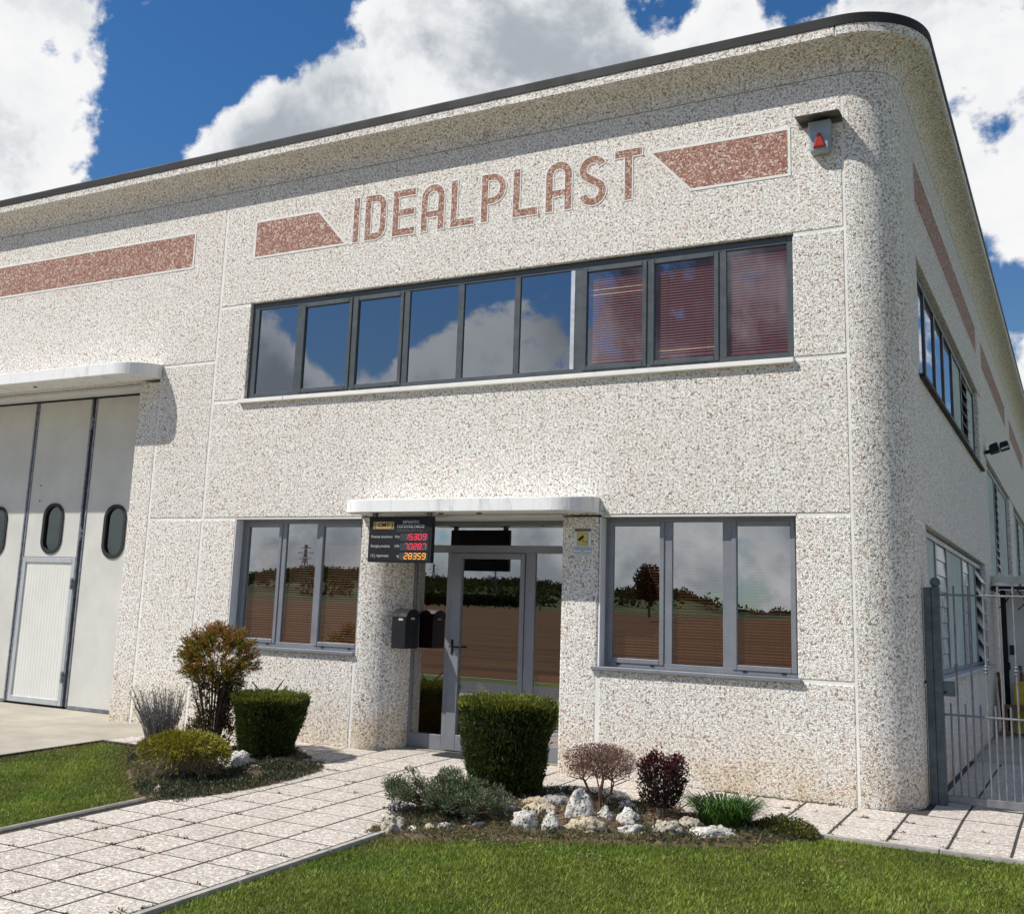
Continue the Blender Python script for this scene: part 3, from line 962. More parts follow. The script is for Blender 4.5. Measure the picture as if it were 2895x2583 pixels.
def letter_I(x0, x1): return [[(x0, LB), (x0 + SW, LB), (x0 + SW, LT), (x0, LT)]]
def letter_L(x0, x1): return [[(x0, LB), (x1, LB), (x1, LB + SW + .005), (x0 + SW, LB + SW + .005), (x0 + SW, LT), (x0, LT)]]
def letter_T(x0, x1):
    c = (x0 + x1) / 2
    return [[(c - SW / 2, LB), (c + SW / 2, LB), (c + SW / 2, LT - SW), (x1, LT - SW), (x1, LT), (x0, LT), (x0, LT - SW), (c - SW / 2, LT - SW)]]
def letter_E(x0, x1):
    m = (LB + LT) / 2; s = SW
    return [[(x0, LB), (x1, LB), (x1, LB + s), (x0 + s, LB + s), (x0 + s, m - s / 2), (x1 - .01, m - s / 2), (x1 - .01, m + s / 2), (x0 + s, m + s / 2), (x0 + s, LT - s), (x1, LT - s), (x1, LT), (x0, LT)]]
def letter_D(x0, x1):
    r = .165; ri = r - SW
    outer = [(x0, LB)] + A_(x1 - r, LB + r, r, -90, 0) + A_(x1 - r, LT - r, r, 0, 90) + [(x0, LT)]
    inner = [(x0 + SW, LB + SW)] + A_(x1 - r, LB + r, ri, -90, 0) + A_(x1 - r, LT - r, ri, 0, 90) + [(x0 + SW, LT - SW)]
    return [outer, inner]
def letter_A(x0, x1):
    r = (x1 - x0) / 2; ri = r - SW; c = (x0 + x1) / 2; zc = LT - r; b0, b1 = 6.468, 6.545
    outer = [(x0, LB), (x0 + SW, LB), (x0 + SW, b0), (x1 - SW, b0), (x1 - SW, LB), (x1, LB)] + A_(c, zc, r, 0, 180, 20)
    hole = [(x0 + SW, b1), (x1 - SW, b1)] + A_(c, zc, ri, 0, 180, 16)
    return [outer, hole]
def letter_P(x0, x1):
    b0 = 6.515; r = (LT - b0) / 2; ri = r - SW + .01; zc = (LT + b0) / 2
    outer = [(x0, LB), (x0 + SW, LB), (x0 + SW, b0)] + A_(x1 - r, zc, r, -90, 90, 18) + [(x0, LT)]
    hole = [(x0 + SW, zc - ri)] + A_(x1 - r, zc, ri, -90, 90, 14) + [(x0 + SW, zc + ri)]
    return [outer, hole]
def letter_S(x0, x1):
    r = (x1 - x0 - SW) / 2; c = (x0 + x1) / 2
    zt = LT - SW / 2 - r; zb = LB + SW / 2 + r
    cl = A_(c, zt, r, 22, 215, 16) + A_(c, zb, r, 35, -165, 16)
    L_, R_ = [], []
    for i, p in enumerate(cl):
        q0 = Vector(cl[max(0, i - 1)]); q1 = Vector(cl[min(len(cl) - 1, i + 1)])
        t = (q1 - q0).normalized(); nn = Vector((-t.y, t.x)) * SW / 2
        L_.append(tuple(Vector(p) + nn)); R_.append(tuple(Vector(p) - nn))
    return [L_ + R_[::-1]]


for ch, x0, x1 in (('I', -8.085, -8.0), ('D', -7.90, -7.58), ('E', -7.47, -7.14), ('A', -7.04, -6.71), ('L', -6.61, -6.28), ('P', -6.18, -5.85),
                   ('L', -5.745, -5.42), ('A', -5.31, -4.98), ('S', -4.88, -4.55), ('T', -4.44, -4.115)):
    inlay('facade_letter', globals()['letter_' + ch](x0, x1), .013, label='red gravel letter ' + ch)


# ------------------------------------------------------------------ windows
def pane(mp, a, c, d, z0, z1, gm, parent):
    return MB(mp).add([mp(a, d, z0), mp(c, d, z0), mp(c, d, z1), mp(a, d, z1)], [(0, 1, 2, 3)]).build('pane', gm, parent, recalc=False)


def win(mp, u0, u1, z0, z1, y, bars, panes, sashes, fm, gm, edge=(.06, .06, .06, .06), name='window', label=None, depth=.07):
    """frame bars, glass panes (u0,u1,z0,z1), opening sashes"""
    l, r, b, t = edge
    f = MB(mp)
    f.box(u0, u0 + l, y, y + depth, z0, z1); f.box(u1 - r, u1, y, y + depth, z0, z1)
    f.box(u0 + l, u1 - r, y, y + depth, z0, z0 + b); f.box(u0 + l, u1 - r, y, y + depth, z1 - t, z1)
    for (a, c) in bars:
        f.box(a, c, y + .002, y + depth, z0 + b, z1 - t)
    w = f.build(name, fm, bld, bevel=.003, seg=1)
    if label: w['label'] = label
    for (a, c, d, e) in sashes:
        s = MB(mp)
        k_ = .052
        yy = y - .012
        s.box(a, a + k_, yy, y + .05, d, e); s.box(c - k_, c, yy, y + .05, d, e)
        s.box(a + k_, c - k_, yy, y + .05, d, d + k_); s.box(a + k_, c - k_, yy, y + .05, e - k_, e)
        s.build('sash', fm, w, bevel=.006, seg=1)
        pane(mp, a + k_ - .004, c - k_ + .004, y + .018, d + k_ - .004, e - k_ + .004, gm, w)
        for q in ((a * .8 + c * .2), (a * .2 + c * .8)):
            MB(mp).box(q - .022, q + .022, y - .004, y + .004, z0 + b * .30, z0 + b * .65).build('drain_cover', M['rubber'], w)
    for (a, c, d, e) in panes:
        pane(mp, a - .003, c + .003, y + .022, d - .003, e + .003, gm, w)
    return w


# upper ribbon window
zb, zt = 4.385, 5.555
wu = win(F_MAP, -9.72, -2.46, 4.30, 5.63, .05,
         [(-8.95, -8.85), (-8.065, -8.0), (-7.28, -7.18), (-6.48, -6.40), (-5.71, -5.635), (-4.93, -4.82), (-4.065, -4.02), (-3.26, -3.17)],
         [(-9.60, -8.95, zb, zt), (-7.18, -6.48, zb, zt), (-6.40, -5.71, zb, zt), (-5.635, -4.99, zb, zt), (-3.17, -2.53, zb, zt)],
         [(-8.86, -8.055, zb - .03, zt + .005), (-8.01, -7.265, zb - .03, zt + .005), (-4.83, -4.06, zb - .03, zt + .005), (-4.025, -3.25, zb - .03, zt + .005)],
         M['frame_dark'], M['glass_up'], (.12, .07, .085, .075), label='long upper ribbon window with nine panes')
MB().box(-4.985, -4.935, .055, .08, zb, zt).build('white_strip', M['alu_light'], wu)
s1 = MB().box(-9.78, -9.02, -.055, .05, 4.252, 4.305).build('window_sill', M['stone_sill'], bld, bevel=.006)
MB().box(-9.012, -2.455, -.055, .05, 4.252, 4.305).build('window_sill', M['stone_sill'], bld, bevel=.006)
# ground-floor right window
wr = win(F_MAP, -4.575, -2.475, 1.125, 2.705, .15, [(-3.88, -3.79), (-3.25, -3.15)],
         [(-3.79, -3.25, 1.185, 2.655)], [(-4.505, -3.875, 1.165, 2.665), (-3.155, -2.51, 1.165, 2.665)],
         M['frame_grey'], M['glass_low'], (.07, .035, .06, .05), label='three-light ground floor window right of the entrance')
MB().box(-4.62, -2.435, -.045, .15, 1.085, 1.124).build('window_sill', M['frame_grey'], bld, bevel=.005)
# ground-floor left window
wl = win(F_MAP, -9.695, -7.70, 1.10, 2.705, .15, [(-9.03, -8.95), (-8.47, -8.40)],
         [(-8.95, -8.47, 1.16, 2.655)], [(-9.63, -9.02, 1.14, 2.665), (-8.41, -7.735, 1.14, 2.665)],
         M['frame_grey'], M['glass_low'], (.065, .035, .06, .05), label='three-light ground floor window left of the entrance')
MB().box(-9.74, -7.685, -.045, .15, 1.06, 1.10).build('window_sill', M['frame_grey'], bld, bevel=.005)
# smooth plaster reveals
for bx_ in ((-4.552, -4.54, .006, .15, 1.125, 2.70), (-9.70, -9.688, .006, .15, 1.10, 2.70), (-9.70, -7.70, .008, .15, 2.705, 2.723), (-4.54, -2.47, .008, .15, 2.705, 2.723)):
    MB().box(*bx_).build('window_reveal', M['plaster'], bld)
MB().box(-4.564, -4.552, .02, .70, 1.125, 2.70).build('window_reveal', M['plaster'], bld)


# side windows: glass, corrugated panels and louvres
def corr(mp, u0, u1, z0, z1, y, parent, m, pitch=.17, dep=.045):
    n = max(2, int(round((u1 - u0) / pitch)) * 2)
    us = np.linspace(u0, u1, n + 1)
    b = MB(mp)
    vs = []
    for i, u in enumerate(us):
        d = y + (dep if i % 2 else 0)
        vs += [mp(u, d, z0), mp(u, d, z1)]
    b.add(vs, [(2 * i, 2 * i + 2, 2 * i + 3, 2 * i + 1) for i in range(n)])
    return b.build('corrugated_panel', m, parent)


def louvre(mp, u0, u1, z0, z1, y, parent, n, open_=.05, inn=.045):
    h = (z1 - z0) / n
    MB(mp).box(u0, u1, y + .08, y + .09, z0, z1).build('louvre_back', M['rubber'], parent)
    for i in range(n):
        a = z0 + i * h
        vs = [mp(u0, y - open_, a + .005), mp(u1, y - open_, a + .005), mp(u1, y + inn, a + h * .98), mp(u0, y + inn, a + h * .98)]
        vs += [mp(u0, y - open_ + .008, a), mp(u1, y - open_ + .008, a), mp(u1, y + inn + .01, a + h * .97), mp(u0, y + inn + .01, a + h * .97)]
        MB().add(vs, [(0, 1, 2, 3), (7, 6, 5, 4), (0, 4, 5, 1), (1, 5, 6, 2), (2, 6, 7, 3), (3, 7, 4, 0)]).build('louvre_blade', M['louvre'], parent)


wsu = win(S_MAP, 1.30, 9.0, 4.33, 5.64, .07, [(2.48, 2.56), (3.48, 3.58), (4.48, 4.58), (5.62, 5.72), (6.88, 6.96), (7.80, 7.88)],
          [(1.38, 2.48, 4.40, 5.57), (2.56, 3.48, 4.40, 5.57), (3.58, 4.48, 4.40, 5.57), (4.58, 5.62, 4.40, 5.57)], [], M['frame_dark'], M['glass_up'], (.08, .06, .07, .07), label='upper window on the shaded side wall')
corr(S_MAP, 5.72, 6.88, 4.40, 5.57, .09, wsu, M['mint']); louvre(S_MAP, 6.96, 7.80, 4.40, 5.57, .09, wsu, 7); corr(S_MAP, 7.88, 8.94, 4.40, 5.57, .09, wsu, M['mint'])
MB(S_MAP).box(1.22, 9.1, -.06, .07, 4.285, 4.33).build('window_sill', M['cap'], bld, bevel=.005)
wsl = win(S_MAP, 1.30, 9.0, 1.13, 2.70, .07, [(2.70, 2.78), (3.86, 3.94), (5.84, 5.94), (6.86, 6.94), (7.86, 7.94)], [], [], M['frame_grey'], M['glass_up'], (.06, .06, .05, .06), label='lower window of corrugated panels and louvres on the side wall')
corr(S_MAP, 1.36, 2.70, 1.18, 2.64, .09, wsl, M['mint']); louvre(S_MAP, 2.78, 3.86, 1.18, 2.64, .09, wsl, 8, .006, .006); corr(S_MAP, 3.94, 5.84, 1.18, 2.64, .09, wsl, M['mint'])
louvre(S_MAP, 5.94, 6.86, 1.18, 2.64, .09, wsl, 8, .006, .006); corr(S_MAP, 6.94, 7.86, 1.18, 2.64, .09, wsl, M['mint']); louvre(S_MAP, 7.94, 8.94, 1.18, 2.64, .09, wsl, 6, .10)
MB(S_MAP).box(1.22, 9.1, -.08, .07, 1.085, 1.13).build('window_sill', M['alu_light'], bld, bevel=.01)
for k_ in range(5):
    y0 = 10.37 + 8.1 * k_
    w = win(S_MAP, y0, y0 + 6.6, 2.68, 4.70, .07, [(y0 + 2.75, y0 + 2.83), (y0 + 3.62, y0 + 3.70)], [], [], M['frame_grey'], M['glass_up'], (.06, .06, .05, .06))
    corr(S_MAP, y0 + .06, y0 + 2.75, 2.73, 4.64, .09, w, M['mint']); louvre(S_MAP, y0 + 2.83, y0 + 3.62, 2.73, 4.64, .09, w, 12, .06); corr(S_MAP, y0 + 3.70, y0 + 6.54, 2.73, 4.64, .09, w, M['mint'])


# ------------------------------------------------------------------ canopies
def canopy(x0, x1, z0, z1, dep, r, round_left=True):
    plan = [(x1, .012)] if False else []
    plan = [(x1, 0.0), (x1, -(dep - r))] + arc(x1 - r, -(dep - r), r, 0, -math.pi / 2, 12)[1:]
    if round_left:
        plan += arc(x0 + r, -(dep - r), r, -math.pi / 2, -math.pi, 12) + [(x0, 0.0)]
    else:
        plan += [(x0, -dep), (x0, 0.0)]
    n = len(plan)
    zt = lambda y: z1 - .05 * (-y / dep)
    zb_ = lambda y: z0 - .02 * (-y / dep)
    vs = [(x, y - .002, zb_(y)) for x, y in plan] + [(x, y - .002, zt(y)) for x, y in plan]
    fs = [tuple(range(n)), tuple(range(2 * n - 1, n - 1, -1))] + [(i, n + i, n + (i + 1) % n, (i + 1) % n) for i in range(n)]
    o = MB().add(vs, fs).build('canopy', M['canopy'], bld, bevel=.008)
    return o


c1 = canopy(-7.70, -4.56, 2.742, 2.92, .55, .36); c1['label'] = 'white rounded canopy slab over the entrance door'
c2 = canopy(-18.3, -11.26, 4.70, 4.90, .55, .42); c2['label'] = 'white rounded canopy slab over the large folding door'
MB().box(-7.218, -5.0, .0, .70, H4, 2.742).build('door_lintel', M['plaster'], bld)
for x, y, c_ in ((-5.9, -.28, c1), (-6.4, -.28, c1), (-13.6, -.25, c2)):
    z = (2.728 if c_ is c1 else 4.688)
    MB().tube((x, y, z - .012), (x, y, z + .01), .03, n=14).build('drip_outlet', M['hood'], c_)

# ------------------------------------------------------------------ entrance door
yd = .52
d = MB()
d.box(-7.218, -7.19, yd, yd + .07, 0.02, 2.705); d.box(-5.06, -5.0, yd, yd + .07, .02, 2.705)
d.box(-7.19, -5.06, yd, yd + .07, 2.655, 2.705); d.box(-7.19, -5.06, yd, yd + .07, 2.33, 2.42)
d.box(-6.745, -6.685, yd, yd + .07, .02, 2.33); d.box(-5.69, -5.565, yd, yd + .07, .02, 2.33)
d.box(-7.19, -6.745, yd, yd + .07, .02, .19); d.box(-5.565, -5.06, yd, yd + .07, .02, .19)
door = d.build('entrance_door', M['frame_grey'], bld, bevel=.003, seg=1)
door['label'] = 'grey aluminium glazed entrance door with sidelights and fanlight'
lf = MB()
y1 = yd - .014
lf.box(-6.68, -6.545, y1, yd + .05, .03, 2.325); lf.box(-5.755, -5.695, y1, yd + .05, .03, 2.325)
lf.box(-6.545, -5.755, y1, yd + .05, 2.26, 2.325); lf.box(-6.545, -5.755, y1, yd + .05, .03, .21)
lf.build('door_leaf', M['frame_grey'], door, bevel=.004, seg=1)
for a, b_, c_, e_ in ((-7.19, -6.745, .19, 2.33), (-6.545, -5.755, .21, 2.26), (-5.565, -5.06, .19, 2.33), (-7.19, -5.06, 2.42, 2.655)):
    pane(F_MAP, a - .002, b_ + .002, yd + .022, c_ - .002, e_ + .002, M['glass_low'], door)
hd = MB()
hd.box(-6.645, -6.615, y1 - .012, y1, 1.13, 1.30)
hd.tube((-6.63, y1 - .01, 1.22), (-6.63, y1 - .055, 1.22), .011, n=10)
hd.tube((-6.645, y1 - .055, 1.22), (-6.50, y1 - .055, 1.215), .010, n=10)
hd.build('door_handle', M['black'], door, bevel=.003, seg=1)
MB().box(-7.218, -5.0, yd - .10, .72, -.03, .018).build('threshold', M['kerb'], bld, bevel=.004)

# ------------------------------------------------------------------ large folding door in the hall bay
yb = .52
fd = MB()
fd.box(-18.4, -11.80, yb + .06, yb + .12, 0, 4.66)
fold = fd.build('folding_door', M['rubber'], bld)
fold['label'] = 'tall pale grey folding door with oval windows and a wicket door'


def stadium(cx, cz, w, h, n=10):
    r = w / 2 * .92
    x0, x1, z0, z1 = cx - w / 2, cx + w / 2, cz - h / 2, cz + h / 2
    return A_(x1 - r, z0 + r, r, -90, 0, n) + A_(x1 - r, z1 - r, r, 0, 90, n) + A_(x0 + r, z1 - r, r, 90, 180, n) + A_(x0 + r, z0 + r, r, 180, 270, n)


leaf_x = [(-13.085, -11.85), (-14.385, -13.215), (-15.70, -14.475), (-17.0, -15.785), (-18.3, -17.09)]
for i, (a, b_) in enumerate(leaf_x):
    c_ = (a + b_) / 2
    hole = stadium(c_, 2.585, .435, .77)
    zlow = 2.20 if i == 1 else .05
    outer = [(a, zlow), (b_, zlow), (b_, 4.62), (a, 4.62)]
    loops = [outer, hole]
    if i == 1:
        hole = stadium(c_, 2.63, .435, .75); loops = [outer, hole]
    MB().prism(loops, yb, yb + .05).build('door_leaf', M['door_panel'], fold)
    MB().prism([offset_loop(hole, .012), offset_loop(hole, -.04)], yb - .018, yb + .055).build('window_gasket', M['rubber'], fold, bevel=.006)
    MB().prism([offset_loop(hole, -.035)], yb + .02, yb + .026).build('pane', M['glass_door'], fold)
    e = MB()
    e.box(a - .035, a - .001, yb - .012, yb + .05, .03, 4.62); e.box(b_ + .001, b_ + .035, yb - .012, yb + .05, .03, 4.62)
    e.build('door_profile', M['steel_strip'], fold, bevel=.003, seg=1)
    if i != 1:
        MB().box(a, b_, yb - .004, yb + .045, .005, .048).build('bottom_rail', M['steel_strip'], fold)
# wicket door in the second leaf
a, b_ = leaf_x[1]
wk = MB()
wk.box(a, a + .075, yb - .014, yb + .05, .03, 2.19); wk.box(b_ - .075, b_, yb - .014, yb + .05, .03, 2.19)
wk.box(a + .075, b_ - .075, yb - .014, yb + .05, 2.115, 2.19); wk.box(a + .075, b_ - .075, yb - .014, yb + .05, .03, .115)
wk.build('wicket_frame', M['alu_light'], fold, bevel=.004, seg=1)
corr(F_MAP, a + .075, b_ - .075, .115, 2.115, yb + .006, fold, M['white_panel'], pitch=.065, dep=.0035).name = 'wicket_panel'
for z in (1.72, .36):
    h_ = MB()
    h_.tube((b_ - .01, yb - .035, z), (b_ - .01, yb - .035, z + .17), .014, n=8)
    h_.box(b_ - .06, b_ + .03, yb - .022, yb - .012, z + .02, z + .07); h_.box(b_ - .06, b_ + .03, yb - .022, yb - .012, z + .10, z + .15)
    h_.build('hinge', M['steel_strip'], fold)
for z in (4.15, 2.45):
    h_ = MB()
    h_.tube((-13.15, yb - .02, z), (-13.15, yb - .02, z + .2), .014, n=8)
    h_.box(-13.19, -13.11, yb - .018, yb - .010, z + .05, z + .09); h_.box(-13.19, -13.11, yb - .018, yb - .010, z + .12, z + .16)
    h_.build('hinge', M['steel_strip'], fold)
for x, z in ((-14.17, 3.30), (-14.16, 3.06)):
    MB().tube((x, yb - .006, z), (x, yb + .002, z), .012, n=10).build('bolt', M['rubber'], fold)
MB().box(-11.87, -11.67, .20, .64, H0, 4.66).build('door_jamb', M['plaster'], bld)
MB().box(-18.4, -11.67, .20, .66, 4.66, 4.70).build('door_jamb', M['plaster'], bld)


# ------------------------------------------------------------------ blinds hanging inside the windows
def blind(x0, x1, z0, z1, y, m, label, tilt=38, pitch=.030, bright=(), group='venetian blinds behind the panes'):
    root = empty('venetian_blind', ((x0 + x1) / 2, y, z1), label, 'blind', group)
    MB().box(x0, x1, y - .018, y + .018, z1 - .03, z1).build('head_rail', m, root, bevel=.003, seg=1)
    MB().box(x0, x1, y - .014, y + .014, z0, z0 + .018).build('bottom_rail', m, root, bevel=.003, seg=1)
    s = MB(); sb = MB()
    n = int((z1 - z0 - .06) / pitch)
    ct, st = math.cos(math.radians(tilt)) * .0165, math.sin(math.radians(tilt)) * .0165
    for i in range(n):
        z = z0 + .035 + i * pitch
        (sb if i in bright else s).add([(x0, y - ct, z - st), (x1, y - ct, z - st), (x1, y, z + .003), (x0, y, z + .003), (x1, y + ct, z + st), (x0, y + ct, z + st)], [(0, 1, 2, 3), (3, 2, 4, 5)])
    o = s.build('slats', m, root, recalc=False); o['kind'] = 'stuff'
    if sb.v:
        sb.build('lit_painted_slat', M['blind_bright'], root, recalc=False)  # slats of the same shape, coloured bright in place of lit gaps
    c_ = MB()
    for q in (.2, .8):
        x = x0 + (x1 - x0) * q
        c_.tube((x, y - .019, z0), (x, y - .019, z1), .0012, n=4)
    c_.tube((x1 - .04, y - .024, z1 - .02), (x1 - .04, y - .024, z0 + (z1 - z0) * .35), .002, n=4)
    c_.build('cord', m, root)
    return root


blind(-4.79, -4.10, 4.43, 5.53, .098, M['blind_maroon'], 'maroon blind with two slats painted as lit gaps, leftmost of three in the upper window', 55, bright=(26, 28))
blind(-3.985, -3.29, 4.43, 5.53, .098, M['blind_maroon'], 'maroon blind with one slat painted as a lit gap near its foot, middle of three in the upper window', 56, bright=(2,))
blind(-3.17, -2.53, 4.40, 5.545, .098, M['blind_maroon'], 'maroon blind behind the rightmost pane of the upper ribbon window', 56)
for x0, x1, side in ((-4.45, -3.93, 'left light of the window right of the entrance'), (-3.79, -3.25, 'fixed middle light of the window right of the entrance'), (-3.10, -2.57, 'right light of the window next to the building corner')):
    blind(x0, x1, 1.20, 2.63, .205, M['blind_rust'], 'rust brown blind in the ' + side, 48)
for x0, x1, side in ((-9.57, -9.08, 'left light of the window behind the tall red shrub'), (-8.94, -8.48, 'fixed middle light of the window left of the entrance'), (-8.35, -7.80, 'light of the left window next to the entrance column')):
    blind(x0, x1, 1.17, 2.63, .205, M['blind_rust'], 'rust brown blind in the ' + side, 48)
blind(-7.13, -6.76, .20, 2.30, .68, M['blind_rust'], 'rust brown blind in the left sidelight of the entrance door', 48)
blind(-6.53, -5.77, .22, 1.05, .68, M['blind_rust'], 'low rust brown blind behind the entrance door leaf', 48)
MB().box(-5.55, -5.08, .66, 1.0, .03, .95).build('reception_counter', M['inner_wood'], bld)

# ------------------------------------------------------------------ things fixed to the facade
# alarm siren
sr = empty('alarm_siren', (-2.15, 0, 6.45), 'grey alarm siren with red lens under a sheet metal hood at the facade corner', 'siren')
hb = MB()
pr = [(.0, 6.845), (-.10, 6.842), (-.20, 6.832), (-.262, 6.806)]
vs = []
for x in (-2.375, -1.93):
    for (y, z) in pr: vs.append((x, y - .001, z))
    for (y, z) in reversed(pr): vs.append((x, y - .001, z - .004))
n = 8
hb.add(vs, [tuple(range(n)), tuple(range(2 * n - 1, n - 1, -1))] + [(i, (i + 1) % n, n + (i + 1) % n, n + i) for i in range(n)])
hb.box(-2.375, -1.93, -.012, -.002, 6.78, 6.84)
hb.build('hood', M['hood'], sr)
b = MB()
fr_ = [(-2.255, 6.80), (-2.035, 6.80), (-2.03, 6.74), (-2.045, 6.46), (-2.065, 6.445), (-2.225, 6.445), (-2.245, 6.46), (-2.26, 6.74)]
n = len(fr_)
ccx, ccz = -2.145, 6.62
bk = [(x, -.003, z) for x, z in fr_]; md = [(x, -.085, z) for x, z in fr_]; ft = [(ccx + (x - ccx) * .84, -.115, ccz + (z - ccz) * .90) for x, z in fr_]
b.add(bk + md + ft, [tuple(range(n))] + [(i, (i + 1) % n, n + (i + 1) % n, n + i) for i in range(n)] + [(n + i, n + (i + 1) % n, 2 * n + (i + 1) % n, 2 * n + i) for i in range(n)] + [tuple(range(3 * n - 1, 2 * n - 1, -1))])
b.build('body', M['siren_grey'], sr, bevel=.008)
tri = [(-2.212, 6.482), (-2.078, 6.482), (-2.085, 6.52), (-2.108, 6.60), (-2.130, 6.648), (-2.145, 6.658), (-2.160, 6.648), (-2.182, 6.60), (-2.205, 6.52)]
tri_f = [(ccx + (x - ccx) * .78, 6.555 + (z - 6.555) * .82) for x, z in tri]
n = len(tri)
MB().add([(x, -.112, z) for x, z in tri] + [(x, -.142, z) for x, z in tri_f], [tuple(range(n)), tuple(range(2 * n - 1, n - 1, -1))] + [(i, (i + 1) % n, n + (i + 1) % n, n + i) for i in range(n)]).build('strobe_lens', M['red_lens'], sr, bevel=.006)

# photovoltaic display board
BX0, BX1, BZ0, BZ1, BY = -7.265, -6.405, 2.155, 2.68, -.45
bd = empty('display_board', ((BX0 + BX1) / 2, BY, BZ0), 'black solar display board with red and amber digits hung under the entrance canopy', 'display board')
MB().box(BX0, BX1, BY, BY + .07, BZ0, BZ1).build('housing', M['black_matt'], bd, bevel=.006)
MB().box(BX0 + .025, BX1 - .03, BY - .003, BY + .004, BZ0 + .022, BZ1 - .02).build('face_plate', M['black'], bd)
for x in (BX0 + .03, BX1 - .09):
    h_ = MB()
    h_.box(x, x + .05, BY + .015, BY + .06, BZ1 - .0, 2.735); h_.box(x - .04, x + .09, BY + .01, BY + .065, 2.722, 2.737)
    h_.build('bracket', M['hood'], bd)
bx = lambda t: BX0 + (BX1 - BX0) * t
bz = lambda t: BZ1 + (BZ0 - BZ1) * t
FY = BY - .0045
MB().box(bx(.075), bx(.405), FY - .001, FY + .001, bz(.275), bz(.115)).build('logo_plate', M['gold'], bd)
font_mesh('logo_letters', 'CMT', .062, M['black_matt'], bd, (bx(.24), FY - .0015, bz(.225)), .0006, 'CENTER', 1.25, bold=.001)
br = MB()
for x, s in ((bx(.10), 1), (bx(.38), -1)):
    br.box(x - .004, x + .004, FY - .002, FY - .001, bz(.26), bz(.13)); br.box(min(x + .004 * s, x + .016 * s), max(x + .004 * s, x + .016 * s), FY - .002, FY - .001, bz(.145), bz(.13)); br.box(min(x + .004 * s, x + .016 * s), max(x + .004 * s, x + .016 * s), FY - .002, FY - .001, bz(.26), bz(.245))
br.build('logo_brackets', M['black_matt'], bd)
font_mesh('board_text', 'IMPIANTO', .048, M['print_grey'], bd, (bx(.67), FY, bz(.155)), .0006, 'CENTER', bold=.0006)
font_mesh('board_text', 'FOTOVOLTAICO', .048, M['print_grey'], bd, (bx(.67), FY, bz(.245)), .0006, 'CENTER', bold=.0006)
font_mesh('board_text', 'IDEALPLAST S.n.c.', .044, M['print_dim'], bd, (bx(.67), FY, bz(.335)), .0006, 'CENTER', 1.08)
rows = (('Potenza istantanea', 'Watt', '15309', M['led_red'], .47), ('Energia prodotta', 'kWh', '7028.7', M['led_red'], .675), ('CO2 risparmiata', 'kg', '28359', M['led_amber'], .885))
SEG = {'0': 'abcdef', '1': 'bc', '2': 'abged', '3': 'abgcd', '5': 'afgcd', '7': 'abc', '8': 'abcdefg', '9': 'abcdfg', '4': 'fgbc', '6': 'afgedc'}


def digit(b, ch, x, z, w, h, s, sl):
    X = lambda u, v: x + u * w + v * h * sl
    def bar(u0, v0, u1, v1):
        p0 = Vector((X(u0, v0), z + v0 * h)); p1 = Vector((X(u1, v1), z + v1 * h))
        t = (p1 - p0).normalized(); n_ = Vector((-t.y, t.x)) * s
        p0 += t * s * 1.1; p1 -= t * s * 1.1
        pts = [p0 - t * s * .7, p0 + n_ * .8, p1 + n_ * .8, p1 + t * s * .7, p1 - n_ * .8, p0 - n_ * .8]
        b.add([(p.x, FY - .003, p.y) for p in pts], [(0, 1, 2, 3, 4, 5)])
    S = dict(a=(0, 1, 1, 1), b=(1, .5, 1, 1), c=(1, 0, 1, .5), d=(0, 0, 1, 0), e=(0, 0, 0, .5), f=(0, .5, 0, 1), g=(0, .5, 1, .5))
    for q_ in SEG[ch]: bar(*S[q_])


for (t1, t2, dg_, lm, zc) in rows:
    if 'CO2' in t1:
        font_mesh('board_text', 'CO', .046, M['print_grey'], bd, (bx(.045), FY, bz(zc)), .0006, 'LEFT', .85, .15)
        font_mesh('board_text', '2', .026, M['print_grey'], bd, (bx(.112), FY, bz(zc + .03)), .0006, 'LEFT', .85, .15)
        font_mesh('board_text', 'risparmiata', .046, M['print_grey'], bd, (bx(.135), FY, bz(zc)), .0006, 'LEFT', .85, .15)
    else:
        font_mesh('board_text', t1, .046, M['print_grey'], bd, (bx(.045), FY, bz(zc)), .0006, 'LEFT', .85, .15)
    font_mesh('board_text', t2, .046, M['print_grey'], bd, (bx(.485), FY, bz(zc)), .0006, 'CENTER' if False else 'RIGHT' if False else 'LEFT', .8, .15) if False else font_mesh('board_text', t2, .044, M['print_grey'], bd, (bx(.505), FY, bz(zc)), .0006, 'RIGHT', .75, .15)
    MB().box(bx(.515), bx(.95), FY - .001, FY + .002, bz(zc + .065), bz(zc - .095)).build('digit_window', M['led_window'], bd)
    b = MB()
    x = bx(.935); w, h = .042, .062
    z = bz(zc) - .018
    for ch in reversed(dg_):
        if ch == '.':
            b.add([(x + .006, FY - .003, z - .004), (x + .014, FY - .003, z - .004), (x + .014, FY - .003, z + .005), (x + .006, FY - .003, z + .005)], [(0, 1, 2, 3)])
            continue
        x -= w + .018
        digit(b, ch, x, z, w, h, .0048, .12)
    b.build('digits', lm, bd, recalc=False)

